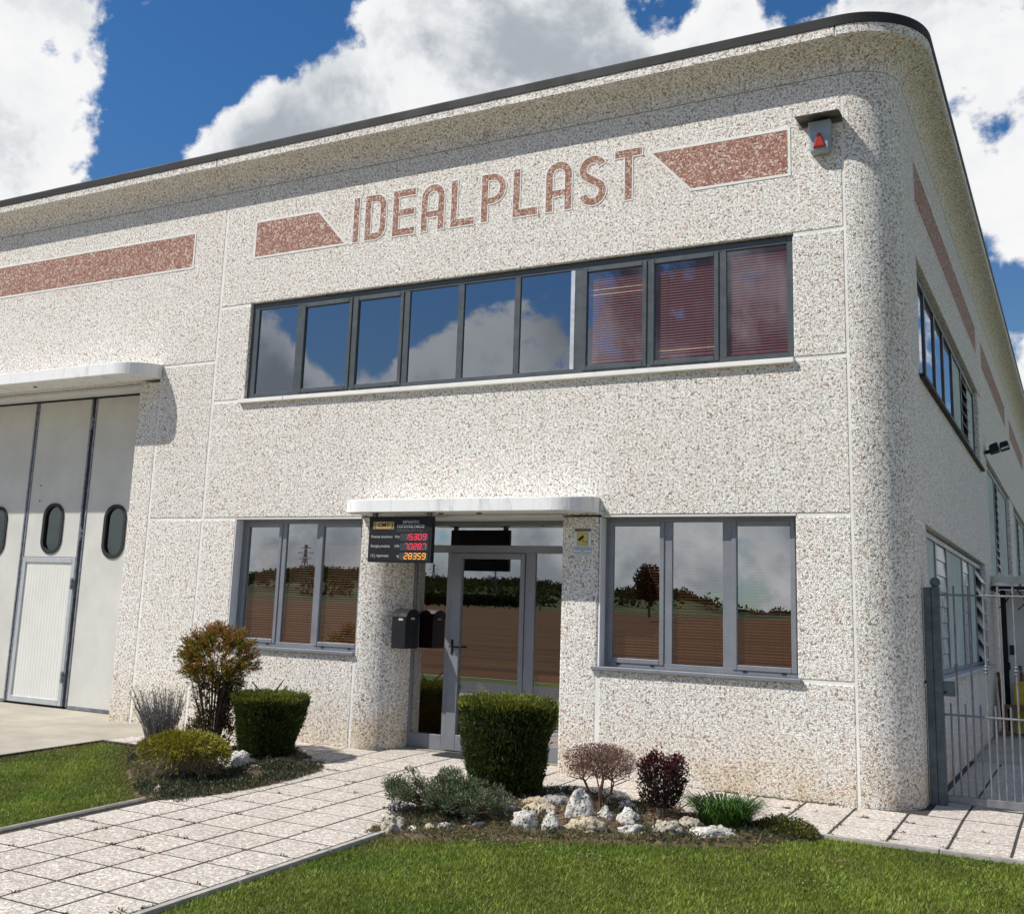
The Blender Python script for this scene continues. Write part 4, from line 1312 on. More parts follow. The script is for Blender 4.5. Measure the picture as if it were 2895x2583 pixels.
# surveillance notice on the right column
sg = empty('surveillance_sign', (-4.75, 0, 2.27), 'white video surveillance notice with yellow camera pictogram on the right column', 'sign')
SX0, SX1, SZ0, SZ1 = -4.852, -4.652, 2.27, 2.585
MB().box(SX0, SX1, -.008, -.001, SZ0, SZ1).build('plate', M['sign_white'], sg, bevel=.002, seg=1)
sx = lambda t: SX0 + (SX1 - SX0) * t
sz = lambda t: SZ1 + (SZ0 - SZ1) * t
MB().box(sx(.04), sx(.97), -.010, -.009, sz(.13), sz(.035)).build('header_strip', M['black_matt'], sg)
font_mesh('sign_text', 'ATTENZIONE!', .026, M['sign_yellow'], sg, (sx(.5), -.0105, sz(.115)), .0003, 'CENTER', 1.05)
MB().box(sx(.17), sx(.83), -.0098, -.0088, sz(.615), sz(.165)).build('pictogram_border', M['black_matt'], sg)
MB().box(sx(.185), sx(.815), -.0108, -.0099, sz(.605), sz(.175)).build('pictogram_field', M['sign_yellow'], sg)
pc = MB()
def pg(pts): pc.prism([[(sx(u), sz(v)) for u, v in pts]], -.0122, -.0109)
pg([(.24, .39), (.53, .255), (.60, .33), (.31, .475)]); pg([(.245, .405), (.205, .40), (.26, .455), (.29, .45)])
pg([(.46, .40), (.49, .385), (.575, .468), (.545, .48)]); pg([(.545, .482), (.76, .478), (.76, .495), (.545, .499)]); pg([(.762, .45), (.785, .45), (.785, .53), (.762, .53)])
pc.build('camera_pictogram', M['black_matt'], sg)
for t_, v, s_ in (('AREA SOTTOPOSTA', .70, .0195), ('A VIDEOSORVEGLIANZA', .765, .0185), ('PER', .825, .0185), ('RAGIONI DI SICUREZZA', .89, .0175), ('art. 13 del codice in materia di dati personali', .955, .0085)):
    font_mesh('sign_text', t_, s_, M['sign_blue'], sg, (sx(.5), -.0095, sz(v)), .0003, 'CENTER', 1.0, bold=.0003)

# letterbox on the rounded column
lb = empty('letterbox', (-7.15, .16, 1.18), 'black letterbox with curved top on the rounded entrance column', 'letterbox')
plan_ = [(.10, 1.175), (.10, 1.53), (.12, 1.58), (.17, 1.615), (.25, 1.63), (.33, 1.615), (.38, 1.58), (.40, 1.53), (.40, 1.175)]
lbx = MB(lambda u, d_, z: (-7.235 + d_, u, z))
MB(lambda u, d_, z: (d_, u, z)).prism([[(u - .02, z) for u, z in plan_]], -7.225, -7.03).build('box', M['black'], lb, bevel=.008)
MB(lambda u, d_, z: (d_, u, z)).prism([[(u * 1.06 - .035, z + .008) for u, z in plan_ if z > 1.5]], -7.225, -7.015).build('lid', M['black_matt'], lb, bevel=.004)
MB().box(-7.0285, -7.024, .16, .30, 1.48, 1.50).build('letter_slot', M['rubber'], lb)
MB().box(-7.0285, -7.025, .19, .27, 1.515, 1.54).build('name_plate', M['print_grey'], lb)
MB().box(-7.13, -7.07, .076, .0795, 1.50, 1.525).build('name_plate', M['print_grey'], lb)

# door mat
mt = MB()
MX0, MX1, MY0, MY1 = -6.62, -5.62, .12, .46
mt.box(MX0, MX1, MY0, MY1, .008, .018)
mo_ = tag(mt.build('door_mat', M['mat_rubber']), 'dark grey ribbed rubber mat in front of the entrance door', 'door mat')
rb = MB()
for i in range(26):
    y = MY0 + .012 + i * .0125
    rb.box(MX0 + .02, MX1 - .02, y, y + .006, .018, .023)
rb.build('ribs', M['mat_rubber'], mo_)['kind'] = 'stuff'

# flood light on the side wall
fl = empty('flood_light', (S_X, 10.0, 4.75), 'black flood light on the shaded side wall below the red bands', 'flood light')
MB().tube((S_X, 10.0, 4.740), (S_X + .10, 10.0, 4.760), .035, n=10).build('arm', M['black'], fl)
hd_ = MB()
for s in (0, 1):
    x0 = S_X + .08 + s * .165
    vs = [(x0, 9.90, 4.720 + s * .05), (x0 + .16, 9.90, 4.770 + s * .05), (x0 + .13, 9.92, 4.920 + s * .02), (x0 - .0, 9.92, 4.860 + s * .04), (x0, 10.25, 4.720 + s * .05), (x0 + .16, 10.25, 4.770 + s * .05), (x0 + .13, 10.22, 4.920 + s * .02), (x0, 10.22, 4.860 + s * .04)]
    hd_.add(vs, [(0, 1, 2, 3), (7, 6, 5, 4), (0, 4, 5, 1), (1, 5, 6, 2), (2, 6, 7, 3), (3, 7, 4, 0)])
hd_.build('lamp_head', M['black'], fl, bevel=.02)
MB().add([(S_X + .27, 9.895, 4.765), (S_X + .40, 9.895, 4.815), (S_X + .385, 9.897, 4.835), (S_X + .27, 9.897, 4.795)], [(0, 1, 2, 3)]).build('lens', M['sign_white'], fl)

# ------------------------------------------------------------------ side gate
YG = .75
gt = empty('side_gate', (-.9, YG, 0), 'galvanised bar gate with ball-topped post closing the passage beside the building', 'gate')
MB().box(-1.405, -1.335, YG - .03, YG + .05, -.02, 2.055).build('wall_post', M['galv'], gt, bevel=.006)
MB().box(-1.333, -1.255, YG - .035, YG + .045, -.02, 2.04).build('gate_post', M['galv'], gt, bevel=.006)
MB().tube((-1.294, YG, 2.038), (-1.294, YG, 2.06), .047, .040, n=16).build('post_cap', M['galv'], gt)
MB().ball((-1.294, YG, 2.105), .05, 16, 12).build('ball_finial', M['galv'], gt, smooth=True)
XE = 2.2
MB().box(-1.254, XE, YG - .022, YG + .022, .035, .105).build('bottom_rail', M['galv_light'], gt, bevel=.004)
MB().tube((-1.255, YG, 1.985), (XE, YG, 1.985), .011, n=8).build('top_rail', M['galv_light'], gt)
MB().tube((-1.255, YG, .845), (XE, YG, .845), .011, n=8).build('middle_rail', M['galv_light'], gt)
bar_mesh = {}
i = 0
x = -1.195
while x < XE - .05:
    tall = (i % 2 == 1)
    top = 2.075 if tall else .955
    key = tall
    if key not in bar_mesh:
        o = MB().tube((0, 0, .10), (0, 0, top), .0095, n=8).build('gate_bar', M['galv_light'], None)
        COL.objects.unlink(o)
        bar_mesh[key] = o.data
    o = bpy.data.objects.new('gate_bar', bar_mesh[key])
    o.location = (x, YG, 0)
    put(o, gt)
    if tall and (i // 2) % 2 == 0:
        k_ = MB()
        for dz, r in ((-.03, .020), (0, .026), (.03, .020)):
            k_.ball((x, YG, 1.29 + dz), r, 10, 6, (1, 1, .6))
        k_.build('knot', M['galv_light'], o if False else gt, smooth=True)
    x += .065
    i += 1
MB().box(-1.254, -1.15, YG - .04, YG + .03, 1.02, 1.16).build('lock_box', M['galv'], gt, bevel=.005)
MB().tube((-1.235, YG - .05, 1.055), (-1.235, YG - .03, 1.055), .014, n=10).build('keyhole', M['rubber'], gt)
MB().tube((-1.44, YG - .05, 1.14), (-1.40, YG + .0, 1.14), .014, n=8).build('wall_anchor', M['rubber'], gt)

# things beyond the gate
aw = empty('side_awning', (-.6, 10.2, 2.4), 'cream corrugated awning over the side door beyond the gate', 'awning')
us = np.linspace(-1.38, 1.2, 53)
vs = []
for i_, u in enumerate(us):
    w_ = .022 * math.sin(i_ * math.pi / 4)
    vs += [(u, 9.75, 2.45 + w_), (u, 10.05, 2.60 + w_), (u, 11.2, 2.66 + w_)]
MB().add(vs, [(3 * i_ + j, 3 * i_ + 3 + j, 3 * i_ + 4 + j, 3 * i_ + 1 + j) for i_ in range(52) for j in range(2)]).build('roof_sheet', M['awning'], aw, recalc=False)
b = MB()
b.box(-1.38, 1.2, 9.76, 9.80, 2.36, 2.415); b.box(-1.40, -1.36, 9.78, 11.0, 2.35, 2.40)
b.build('beam', M['black_matt'], aw)
for x in (-1.33, -1.02, -.45):
    b = MB()
    b.tube((x, 9.9, 2.38), (x + .14, 9.9, 2.16), .012, n=6); b.tube((x + .28, 9.9, 2.38), (x + .14, 9.9, 2.16), .012, n=6); b.tube((x, 9.9, 2.02), (x + .14, 9.9, 2.16), .010, n=6)
    b.build('brace', M['black_matt'], aw)
dr = empty('open_side_door', (-.4, 10.3, 0), 'pale open metal door leaf standing under the side awning', 'door')
MB().box(-1.22, 1.1, 10.30, 10.36, .02, 2.36).build('leaf', M['pale_wall'], dr, bevel=.005)
MB().box(-1.30, -1.222, 10.27, 10.38, .0, 2.36).build('door_frame', M['black_matt'], dr)
MB().box(-1.19, -1.10, 10.27, 10.30, 1.27, 1.43).build('lock_plate', M['rubber'], dr)
MB().box(-1.225, -1.195, 10.25, 10.30, 1.02, 1.14).build('handle', M['black_matt'], dr)
yc = empty('yellow_crate', (-.95, 9.6, 0), 'yellow plastic crate standing by the pale side door', 'crate')
MB().box(-1.12, -.62, 9.45, 9.95, .03, .85).build('body', M['yellow'], yc, bevel=.015)
for z in (.16, .33, .50, .67, .81):
    MB().box(-1.128, -.612, 9.44, 9.449, z, z + .02).build('rib', M['yellow'], yc, bevel=.002, seg=1)
pk = empty('wooden_bench', (-1.0, 9.2, 0), 'brown wooden bench in front of the yellow crate', 'bench')
MB().box(-1.30, -.5, 9.10, 9.38, .43, .49).build('seat', M['wood'], pk, bevel=.006)
for x in (-1.24, -.58):
    MB().box(x - .03, x + .03, 9.14, 9.34, .0, .43).build('leg', M['wood'], pk, bevel=.004)
for x0, z1, lab in ((-1.37, .95, 'brown wooden stake leaning on the side wall beyond the gate'), (-1.03, 1.08, 'brown turned wooden handle sticking up behind the yellow crate')):
    st = MB()
    st.path([(x0 + .05, 10.0, .02), (x0 + .01, 10.05, z1 - .12), (x0, 10.06, z1 - .08), (x0 - .005, 10.06, z1 - .02)], [.030, .034, .018, .030], 8)
    st.ball((x0 - .006, 10.06, z1), .03, 10, 6)
    tag(st.build('wooden_stake', M['wood']), lab, 'stake')

# ------------------------------------------------------------------ planting beds
def poly_in(P, poly):
    x, y = P[:, 0], P[:, 1]
    ins = np.zeros(len(P), bool)
    n = len(poly)
    for i in range(n):
        x0, y0 = poly[i]; x1, y1 = poly[(i + 1) % n]
        c = ((y0 > y) != (y1 > y)) & (x < (x1 - x0) * (y - y0) / (y1 - y0 + 1e-12) + x0)
        ins ^= c
    return ins


def poly_dist(P, poly):
    d = np.full(len(P), 9.0)
    n = len(poly)
    for i in range(n):
        a = np.array(poly[i]); b = np.array(poly[(i + 1) % n])
        t = np.clip(((P - a) @ (b - a)) / ((b - a) @ (b - a)), 0, 1)
        d = np.minimum(d, np.linalg.norm(P - (a + t[:, None] * (b - a)), axis=1))
    return d


BED_R = [(-5.06, -3.50), (-4.78, -3.46), (-4.45, -3.20), (-3.80, -2.76), (-3.10, -2.44), (-2.5, -2.10), (-2.02, -1.56), (-2.10, -1.28), (-3.2, -1.02), (-3.9, -.96), (-4.7, -.86), (-5.25, -.98), (-5.36, -1.6), (-5.30, -2.6)]
BED_L = [(-9.80, -1.18), (-9.35, -1.85), (-8.75, -2.45), (-8.2, -2.9), (-7.75, -3.30), (-7.30, -3.62), (-7.05, -3.30), (-6.95, -2.75), (-6.90, -2.1), (-7.0, -1.45), (-7.3, -1.0), (-7.9, -.62), (-8.4, -.82), (-9.2, -.75)]


def wob(x, y):
    return .012 * np.sin(x * 9 + y * 4) + .010 * np.sin(x * 17 - y * 13) + .006 * np.sin(x * 41 + y * 37)


def bed_h(P, poly, h=.025):
    d = poly_dist(P, poly)
    return np.where(poly_in(P, poly), np.clip(d / .45, 0, 1) ** .7 * h + wob(P[:, 0], P[:, 1]), 0)


def bed(name, poly):
    pa = np.array(poly)
    xs = np.arange(pa[:, 0].min() - .05, pa[:, 0].max() + .05, .035); ys = np.arange(pa[:, 1].min() - .05, pa[:, 1].max() + .05, .035)
    X, Y = np.meshgrid(xs, ys)
    P = np.stack([X.ravel(), Y.ravel()], -1)
    ins = poly_in(P, poly)
    d = poly_dist(P, poly) * np.where(ins, 1, -1)
    Z = GS * P[:, 1] + np.clip((d + .03) / .45, -.2, 1) * .025 + np.where(d > 0, wob(P[:, 0], P[:, 1]), -.02) + rng.normal(size=len(P)) * .004
    nx = len(xs)
    fs = []
    for j in range(len(ys) - 1):
        for i in range(nx - 1):
            a = j * nx + i
            if max(d[a], d[a + 1], d[a + nx], d[a + nx + 1]) > -.02:
                fs.append((a, a + 1, a + nx + 1, a + nx))
    o = MB().add(np.column_stack([P, Z]).tolist(), fs).build(name, M['soil'], smooth=True, recalc=False)
    return tag(o, kind='structure')


bed('flower_bed', BED_R)
bed('flower_bed', BED_L)


def scatter(poly, n):
    pa = np.array(poly)
    out = []
    tot = 0
    while tot < n:
        P = rng.uniform(pa.min(0), pa.max(0), (n * 2, 2))
        P = P[poly_in(P, poly)]
        out.append(P); tot += len(P)
    return np.concatenate(out)[:n]


# dry litter and creeping ground cover on the beds
for poly, nm, lab, n1, n2 in ((BED_R, 'ground_cover', 'dry leaf litter and sparse creeping plants among the right bed rocks', 13000, 4200), (BED_L, 'ground_cover', 'grey green creeping cover and litter under the left bed shrubs', 9000, 12000)):
    P = scatter(poly, n1)
    z = GS * P[:, 1] + bed_h(P, poly) + .006
    P3 = np.column_stack([P, z])
    D = np.column_stack([rng.normal(size=(n1, 2)), rng.normal(size=n1) * .25])
    q1 = leaf_quads(P3, D, rng.uniform(.02, .055, n1), rng.uniform(.006, .014, n1), .1)
    t1 = tones(n1, [(.20, .135, .075), (.13, .085, .05), (.28, .20, .12), (.09, .07, .045)], var=.25)
    P = scatter(poly, n2 * 3)
    dens = np.sin(P[:, 0] * 5.1 + 1) * np.sin(P[:, 1] * 4.3 + 2) + .4 * np.sin(P[:, 0] * 13 + P[:, 1] * 9)
    if poly is BED_L:
        dens = dens + np.where((P[:, 1] < -1.5) & (P[:, 0] > -7.9), 1.0, -.3)
    else:
        dens = dens + np.where((P[:, 1] > -1.5) & (P[:, 0] < -3.5), .7, -.15)
    P = P[dens > .2][:n2]
    m_ = len(P)
    z = GS * P[:, 1] + bed_h(P, poly) + .004
    P3 = np.column_stack([P, z + rng.random(m_) * .03])
    D = np.column_stack([rng.normal(size=(m_, 2)) * .8, np.abs(rng.normal(size=m_)) + .3])
    q2 = leaf_quads(P3, D, rng.uniform(.02, .05, m_), rng.uniform(.007, .014, m_), .1)
    t2 = tones(m_, [(.05, .065, .030), (.075, .085, .045), (.035, .045, .022), (.10, .10, .06)], var=.2)
    P = scatter(poly, 42000)
    P = P[(poly_dist(P, poly) < rng.random(len(P)) * .45) & (P[:, 1] < -1.25)]
    m3 = len(P)
    P3 = np.column_stack([P, GS * P[:, 1] + bed_h(P, poly)])
    q3 = leaf_quads(P3, np.column_stack([rng.normal(size=(m3, 2)) * .5, np.full(m3, .8)]), rng.uniform(.02, .05, m3), rng.uniform(.004, .008, m3), .15)
    t3 = tones(m3, [(.13, .17, .035), (.21, .165, .085), (.08, .12, .03), (.27, .21, .12)], var=.2)
    o = quads_mesh(nm, np.concatenate([q1, q2, q3]), M['leaf'], np.concatenate([t1, t2, t3]))
    tag(o, lab, 'ground cover', kind='stuff')


# ------------------------------------------------------------------ shrubs
def ground_at(x, y):
    z = GS * y if y < 0 else 0
    for poly in (BED_R, BED_L):
        P = np.array([[x, y]])
        if poly_in(P, poly)[0]:
            z += float(bed_h(P, poly)[0])
    return z


def yew(x, y, r0, r1, h, label, seed):
    z0 = ground_at(x, y)
    root = empty('clipped_yew', (x, y, z0), label, 'shrub', 'clipped yew bushes beside the entrance path')
    t = MB()
    t.path([(x, y, z0 - .05), (x + .02, y, z0 + .25), (x, y, z0 + h * .8)], [.05, .045, .015], 8)
    for i in range(14):
        a = i * 2.39996
        zz = z0 + .10 + .04 * i
        t.tube((x, y, zz), (x + math.cos(a) * r0 * .85, y + math.sin(a) * r0 * .85, zz + .22), .016, .006, 5)
    t.build('trunk', M['bark'], root)
    # dark twiggy heart that fills the crown, then needle sprigs over it
    N1 = 17000
    tt = rng.random(N1)
    a = rng.random(N1) * 2 * math.pi
    zt = .05 + tt * (h - .05)
    rad = r0 + (r1 - r0) * np.clip(zt / h, 0, 1) ** .8
    wobble = 1 + .045 * np.sin(3 * a + seed + zt * 6) + .03 * np.sin(7 * a + zt * 15 + seed) + .018 * np.sin(17 * a + zt * 40)
    round_top = np.where(zt > h - .10, np.sqrt(np.clip(1 - ((zt - (h - .10)) / .10) ** 2 * .22, 0, 1)), 1)
    rr = rad * wobble * round_top * (1 - np.abs(rng.normal(size=N1)) * .07)
    P = np.stack([x + np.cos(a) * rr, y + np.sin(a) * rr, z0 + zt], -1)
    D = np.stack([np.cos(a), np.sin(a), .9 + rng.random(N1) * .9], -1) + rng.normal(size=(N1, 3)) * .38
    q1 = leaf_quads(P, D, rng.uniform(.022, .05, N1), rng.uniform(.006, .012, N1), .05)
    t1 = tones(N1, [(.036, .060, .013), (.058, .090, .017), (.105, .145, .024), (.022, .038, .010)], [.32, .32, .18, .18], .24)
    N2 = 8000
    a = rng.random(N2) * 2 * math.pi
    rr = np.sqrt(rng.random(N2)) * r1 * (1 + .03 * np.sin(5 * a + seed))
    zt = h - .035 * (rr / r1) ** 3 + .022 * np.sin(P[:N2, 0] * 0 + rr * 23 * np.cos(a) + seed) * np.cos(rr * 19 * np.sin(a)) - np.abs(rng.normal(size=N2)) * .03
    P = np.stack([x + np.cos(a) * rr, y + np.sin(a) * rr, z0 + zt], -1)
    D = np.stack([np.cos(a) * .4, np.sin(a) * .4, np.full(N2, 1.1)], -1) + rng.normal(size=(N2, 3)) * .42
    q2 = leaf_quads(P, D, rng.uniform(.03, .06, N2), rng.uniform(.007, .013, N2), .05)
    t2 = tones(N2, [(.17, .19, .022), (.26, .26, .032), (.10, .13, .02), (.20, .15, .04)], [.4, .28, .22, .1], .2)  # top needles toned brighter, sunlight on the flat top put into their colour
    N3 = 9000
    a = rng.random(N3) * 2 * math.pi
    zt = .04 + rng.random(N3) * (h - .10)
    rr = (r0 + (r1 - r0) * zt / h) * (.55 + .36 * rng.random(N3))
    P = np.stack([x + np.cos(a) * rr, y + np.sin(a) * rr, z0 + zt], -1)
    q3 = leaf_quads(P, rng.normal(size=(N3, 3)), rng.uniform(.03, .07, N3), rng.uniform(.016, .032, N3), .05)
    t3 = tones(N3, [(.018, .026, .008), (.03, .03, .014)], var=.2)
    N4 = 260
    a = rng.random(N4) * 2 * math.pi; up = rng.random(N4) < .55
    zt = np.where(up, h - .02, .15 + rng.random(N4) * (h - .2))
    rr = np.where(up, np.sqrt(rng.random(N4)) * r1, r0 + (r1 - r0) * zt / h)
    B = np.stack([x + np.cos(a) * rr, y + np.sin(a) * rr, z0 + zt], -1)
    Dd = unit(np.stack([np.cos(a) * .8, np.sin(a) * .8, np.where(up, 1.6, .7)], -1) + rng.normal(size=(N4, 3)) * .3)
    off = rng.random((N4, 9, 1)) * rng.uniform(.03, .09, (N4, 1, 1))
    P4 = (B[:, None] + Dd[:, None] * off).reshape(-1, 3)
    q4 = leaf_quads(P4, np.repeat(Dd, 9, 0) + rng.normal(size=(N4 * 9, 3)) * .45, .026, .006, .05)
    t4 = tones(N4 * 9, [(.14, .18, .025), (.09, .13, .02), (.06, .09, .016)], var=.2)
    quads_mesh('crown', np.concatenate([q1, q2, q3, q4]), M['leaf'], np.concatenate([t1, t2, t3, t4]), root)
    return root


yew(-4.84, -1.50, .31, .465, .85, 'large flat-topped clipped yew bush in front of the entrance door', 1.0)
yew(-7.98, -1.16, .25, .425, .67, 'flat-topped clipped yew bush under the left ground floor window', 3.0)


def stems(mb, x, y, z0, n, spread, h, r, rng_, lean=0.0, fork=0):
    tips = []
    for i in range(n):
        a = rng_.random() * 2 * math.pi
        s = spread * math.sqrt(rng_.random())
        p0 = (x + math.cos(a) * .05, y + math.sin(a) * .05, z0 - .02)
        hh = h * (.75 + .35 * rng_.random())
        p1 = (x + math.cos(a) * s * .5, y + math.sin(a) * s * .5, z0 + hh * .5)
        p2 = (x + math.cos(a) * s + lean, y + math.sin(a) * s, z0 + hh)
        mb.path([p0, p1, p2], [r, r * .8, r * .4], 5)
        tips.append((p1, p2))
    return tips


rs = random.Random(5)
# tall red and green shrub: narrow waist, broad bronze head
nx_, ny_ = -8.75, -1.20
nz = ground_at(nx_, ny_)
nd = empty('bronze_shrub', (nx_, ny_, nz), 'tall shrub with broad bronze and green head over a narrow waist', 'shrub')
t = MB()
tips = stems(t, nx_, ny_, nz, 26, .27, .85, .010, rs)
tips += stems(t, nx_, ny_, nz, 14, .36, 1.15, .008, rs)
t.build('stems', M['bark'], nd)
def sprays(C_, U_, n_br, n_leaf, ln, spread):
    """tufts: from each centre C_ a few fine branchlets fan out round U_, each set with narrow leaves"""
    m_ = len(C_)
    B = unit(U_[:, None, :] + rng.normal(size=(m_, n_br, 3)) * spread)
    L_ = rng.uniform(.5, 1.15, (m_, n_br, 1, 1)) * ln
    tt = rng.random((m_, n_br, n_leaf, 1)) ** .8
    Q = C_[:, None, None, :] + B[:, :, None, :] * L_ * tt - np.array([0, 0, .05]) * tt ** 2 * L_
    Dq = B[:, :, None, :] + rng.normal(size=(m_, n_br, n_leaf, 3)) * .45
    return Q.reshape(-1, 3), Dq.reshape(-1, 3), np.repeat(np.arange(m_), n_br * n_leaf), tt.reshape(-1)


m_ = 150
d_ = unit(rng.normal(size=(m_, 3)))
d_[:, 2] = np.abs(d_[:, 2]) * np.where(rng.random(m_) < .68, 1, -.8)
rr = rng.uniform(.45, 1.0, (m_, 1)) ** .6
C_ = np.array([nx_, ny_, nz + .98]) + d_ * rr * np.array([.37, .35, .34])
U_ = d_ * np.array([1, 1, .55]) + np.array([0, 0, .55])
P, D, ti, tt = sprays(C_, U_, 9, 17, .17, .42)
q1 = leaf_quads(P, D, rng.uniform(.026, .055, len(P)), rng.uniform(.006, .012, len(P)), .08)
zr = np.clip((P[:, 2] - nz - .70) / .75, 0, 1)
redness = np.clip(.06 + .60 * zr ** 1.4 + rng.normal(size=m_)[ti] * .28 + .15 * tt, .03, .96)
gcol = tones(len(P), [(.15, .17, .020), (.21, .20, .025), (.085, .11, .016)], var=.22)
rcol = tones(len(P), [(.38, .13, .042), (.46, .19, .055), (.26, .095, .034), (.33, .21, .04)], var=.22)
tc_ = np.where((rng.random(len(P)) < redness)[:, None], rcol, gcol)
# sparse dark foliage round the stems of the waist and a wider skirt at the foot
m2 = 95
zz = np.concatenate([rng.uniform(.34, .74, 50), rng.uniform(.0, .32, 45)])
a = rng.random(m2) * 2 * math.pi
wr_ = np.interp(zz, [0, .15, .32, .5, .74], [.34, .28, .17, .16, .26])
C2 = np.stack([nx_ + np.cos(a) * wr_ * np.sqrt(rng.random(m2)), ny_ + np.sin(a) * wr_ * np.sqrt(rng.random(m2)), nz + zz], -1)
P2_, D2_, t2i, _t = sprays(C2, np.stack([np.cos(a) * .7, np.sin(a) * .7, np.full(m2, .6)], -1), 6, 13, .14, .5)
q2 = leaf_quads(P2_, D2_, rng.uniform(.028, .055, len(P2_)), rng.uniform(.007, .013, len(P2_)), .08)
t2 = tones(len(P2_), [(.035, .050, .013), (.065, .075, .018), (.13, .05, .028), (.18, .08, .03)], [.36, .26, .22, .16])
quads_mesh('foliage', np.concatenate([q1, q2]), M['leaf'], np.concatenate([tc_, t2]), nd)

# grey lavender
lx, ly = -9.42, -1.32
lz = ground_at(lx, ly)
lv_ = empty('lavender_bush', (lx, ly, lz), 'grey lavender bush with dry flower spikes left of the tall bronze shrub', 'shrub')
t = MB()
lt = []
for i in range(150):
    a = rs.random() * 2 * math.pi; s = math.sqrt(rs.random())
    h_ = .40 + .28 * rs.random()
    p0 = (lx + math.cos(a) * s * .15, ly + math.sin(a) * s * .15, lz)
    p1 = (lx + math.cos(a) * s * .26 - .04, ly + math.sin(a) * s * .25, lz + h_ * .6)
    p2 = (lx + math.cos(a) * s * .36 - .10, ly + math.sin(a) * s * .34, lz + h_)
    t.path([p0, p1, p2], [.0028, .002, .0013], 4); lt.append((p1, p2))
t.build('stems', M['bark_pale'], lv_)
P = []; D = []
for p1, p2 in lt:
    for k_ in range(62):
        f = rs.random() ** 1.4
        v = Vector(p1).lerp(Vector(p2), f * 1.0) if k_ > 44 else Vector((lx, ly, lz)).lerp(Vector(p1), rs.random())
        P.append(v); D.append((Vector(p2) - Vector(p1)).normalized() + Vector((rs.gauss(0, .45), rs.gauss(0, .45), rs.gauss(0, .3))))
P = np.array([tuple(v) for v in P]); D = np.array([tuple(v) for v in D])
quads_mesh('foliage', leaf_quads(P, D, rng.uniform(.026, .050, len(P)), rng.uniform(.005, .009, len(P))), M['leaf'], tones(len(P), [(.20, .225, .235), (.14, .165, .165), (.25, .26, .27), (.11, .11, .13)]), lv_)

# golden spreading conifer with bare grey skirt
gx, gy = -7.80, -2.62
gzv = ground_at(gx, gy)
gd = empty('golden_conifer', (gx, gy, gzv), 'low spreading golden green conifer with bare grey lower twigs', 'shrub')
t = MB()
stems(t, gx, gy, gzv, 70, .38, .30, .009, rs)
for i in range(300):
    a = rs.random() * 2 * math.pi; r_ = .10 + .28 * rs.random(); zz = .05 + .22 * rs.random()
    p = Vector((gx + math.cos(a) * r_, gy + math.sin(a) * r_ * .9, gzv + zz))
    t.tube(p, p + Vector((math.cos(a) * .10 + rs.gauss(0, .04), math.sin(a) * .10 + rs.gauss(0, .04), -.05 + rs.gauss(0, .05))), .003, .0012, 4)
t.build('stems', M['bark_pale'], gd)
N = 11000
a = rng.random(N) * 2 * math.pi
rr = rng.random(N) ** .42
zz = .27 + .135 * np.sqrt(np.clip(1 - rr ** 2 * .75, 0, 1)) - np.abs(rng.normal(size=N)) * .07
R_ = .44 * (1 + .08 * np.sin(5 * a + 1) + .06 * np.sin(11 * a))
P = np.stack([gx + np.cos(a) * rr * R_, gy + np.sin(a) * rr * R_ * .88, gzv + zz - .075 * rr ** 3], -1)
D = np.stack([np.cos(a) * .9, np.sin(a) * .9, rng.normal(size=N) * .4 + .35 - .5 * rr ** 4], -1) + rng.normal(size=(N, 3)) * .35
quads_mesh('foliage', leaf_quads(P, D, rng.uniform(.03, .07, N), rng.uniform(.006, .012, N), .12), M['leaf'], tones(N, [(.29, .25, .026), (.21, .20, .024), (.11, .125, .018), (.38, .31, .04)], [.34, .32, .22, .12], .2), gd)

# low blue-green juniper
jx, jy = -4.84, -2.60
jz = ground_at(jx, jy)
jn = empty('low_juniper', (jx, jy, jz), 'low grey green spreading juniper at the left end of the rock bed', 'shrub')
t = MB()
P = []; D = []
for i in range(105):
    a = rs.random() * 2 * math.pi; s = math.sqrt(rs.random())
    ex, ey = math.cos(a) * s * .57, math.sin(a) * s * .42
    h_ = (.10 + .15 * rs.random()) * (1.1 - .30 * s) + (.09 if rs.random() < .16 else 0)
    p0 = Vector((jx + ex * .15, jy + ey * .15, jz)); p1 = Vector((jx + ex * .7, jy + ey * .7, jz + h_ * .6)); p2 = Vector((jx + ex, jy + ey, jz + h_))
    t.path([p0, p1, p2], [.008, .006, .003], 4)
    rad_ = .045 + .035 * rs.random()
    for k_ in range(150):
        v = Vector((rs.gauss(0, 1), rs.gauss(0, 1), rs.gauss(0, 1)))
        v.normalize()
        q_ = p2 + Vector((v.x, v.y, v.z * .8)) * rad_ * rs.random() ** .5 + Vector((0, 0, -.02))
        P.append(tuple(q_)); D.append(tuple(v * .8 + Vector((ex * .6, ey * .6, .55))))
t.build('stems', M['bark'], jn)
P = np.array(P); D = np.array(D) + rng.normal(size=(len(P), 3)) * .3
quads_mesh('foliage', leaf_quads(P, D, rng.uniform(.018, .036, len(P)), rng.uniform(.006, .011, len(P)), .08), M['leaf'], tones(len(P), [(.145, .180, .095), (.105, .135, .070), (.21, .24, .14), (.05, .065, .032)], [.34, .32, .14, .20], .2), jn)

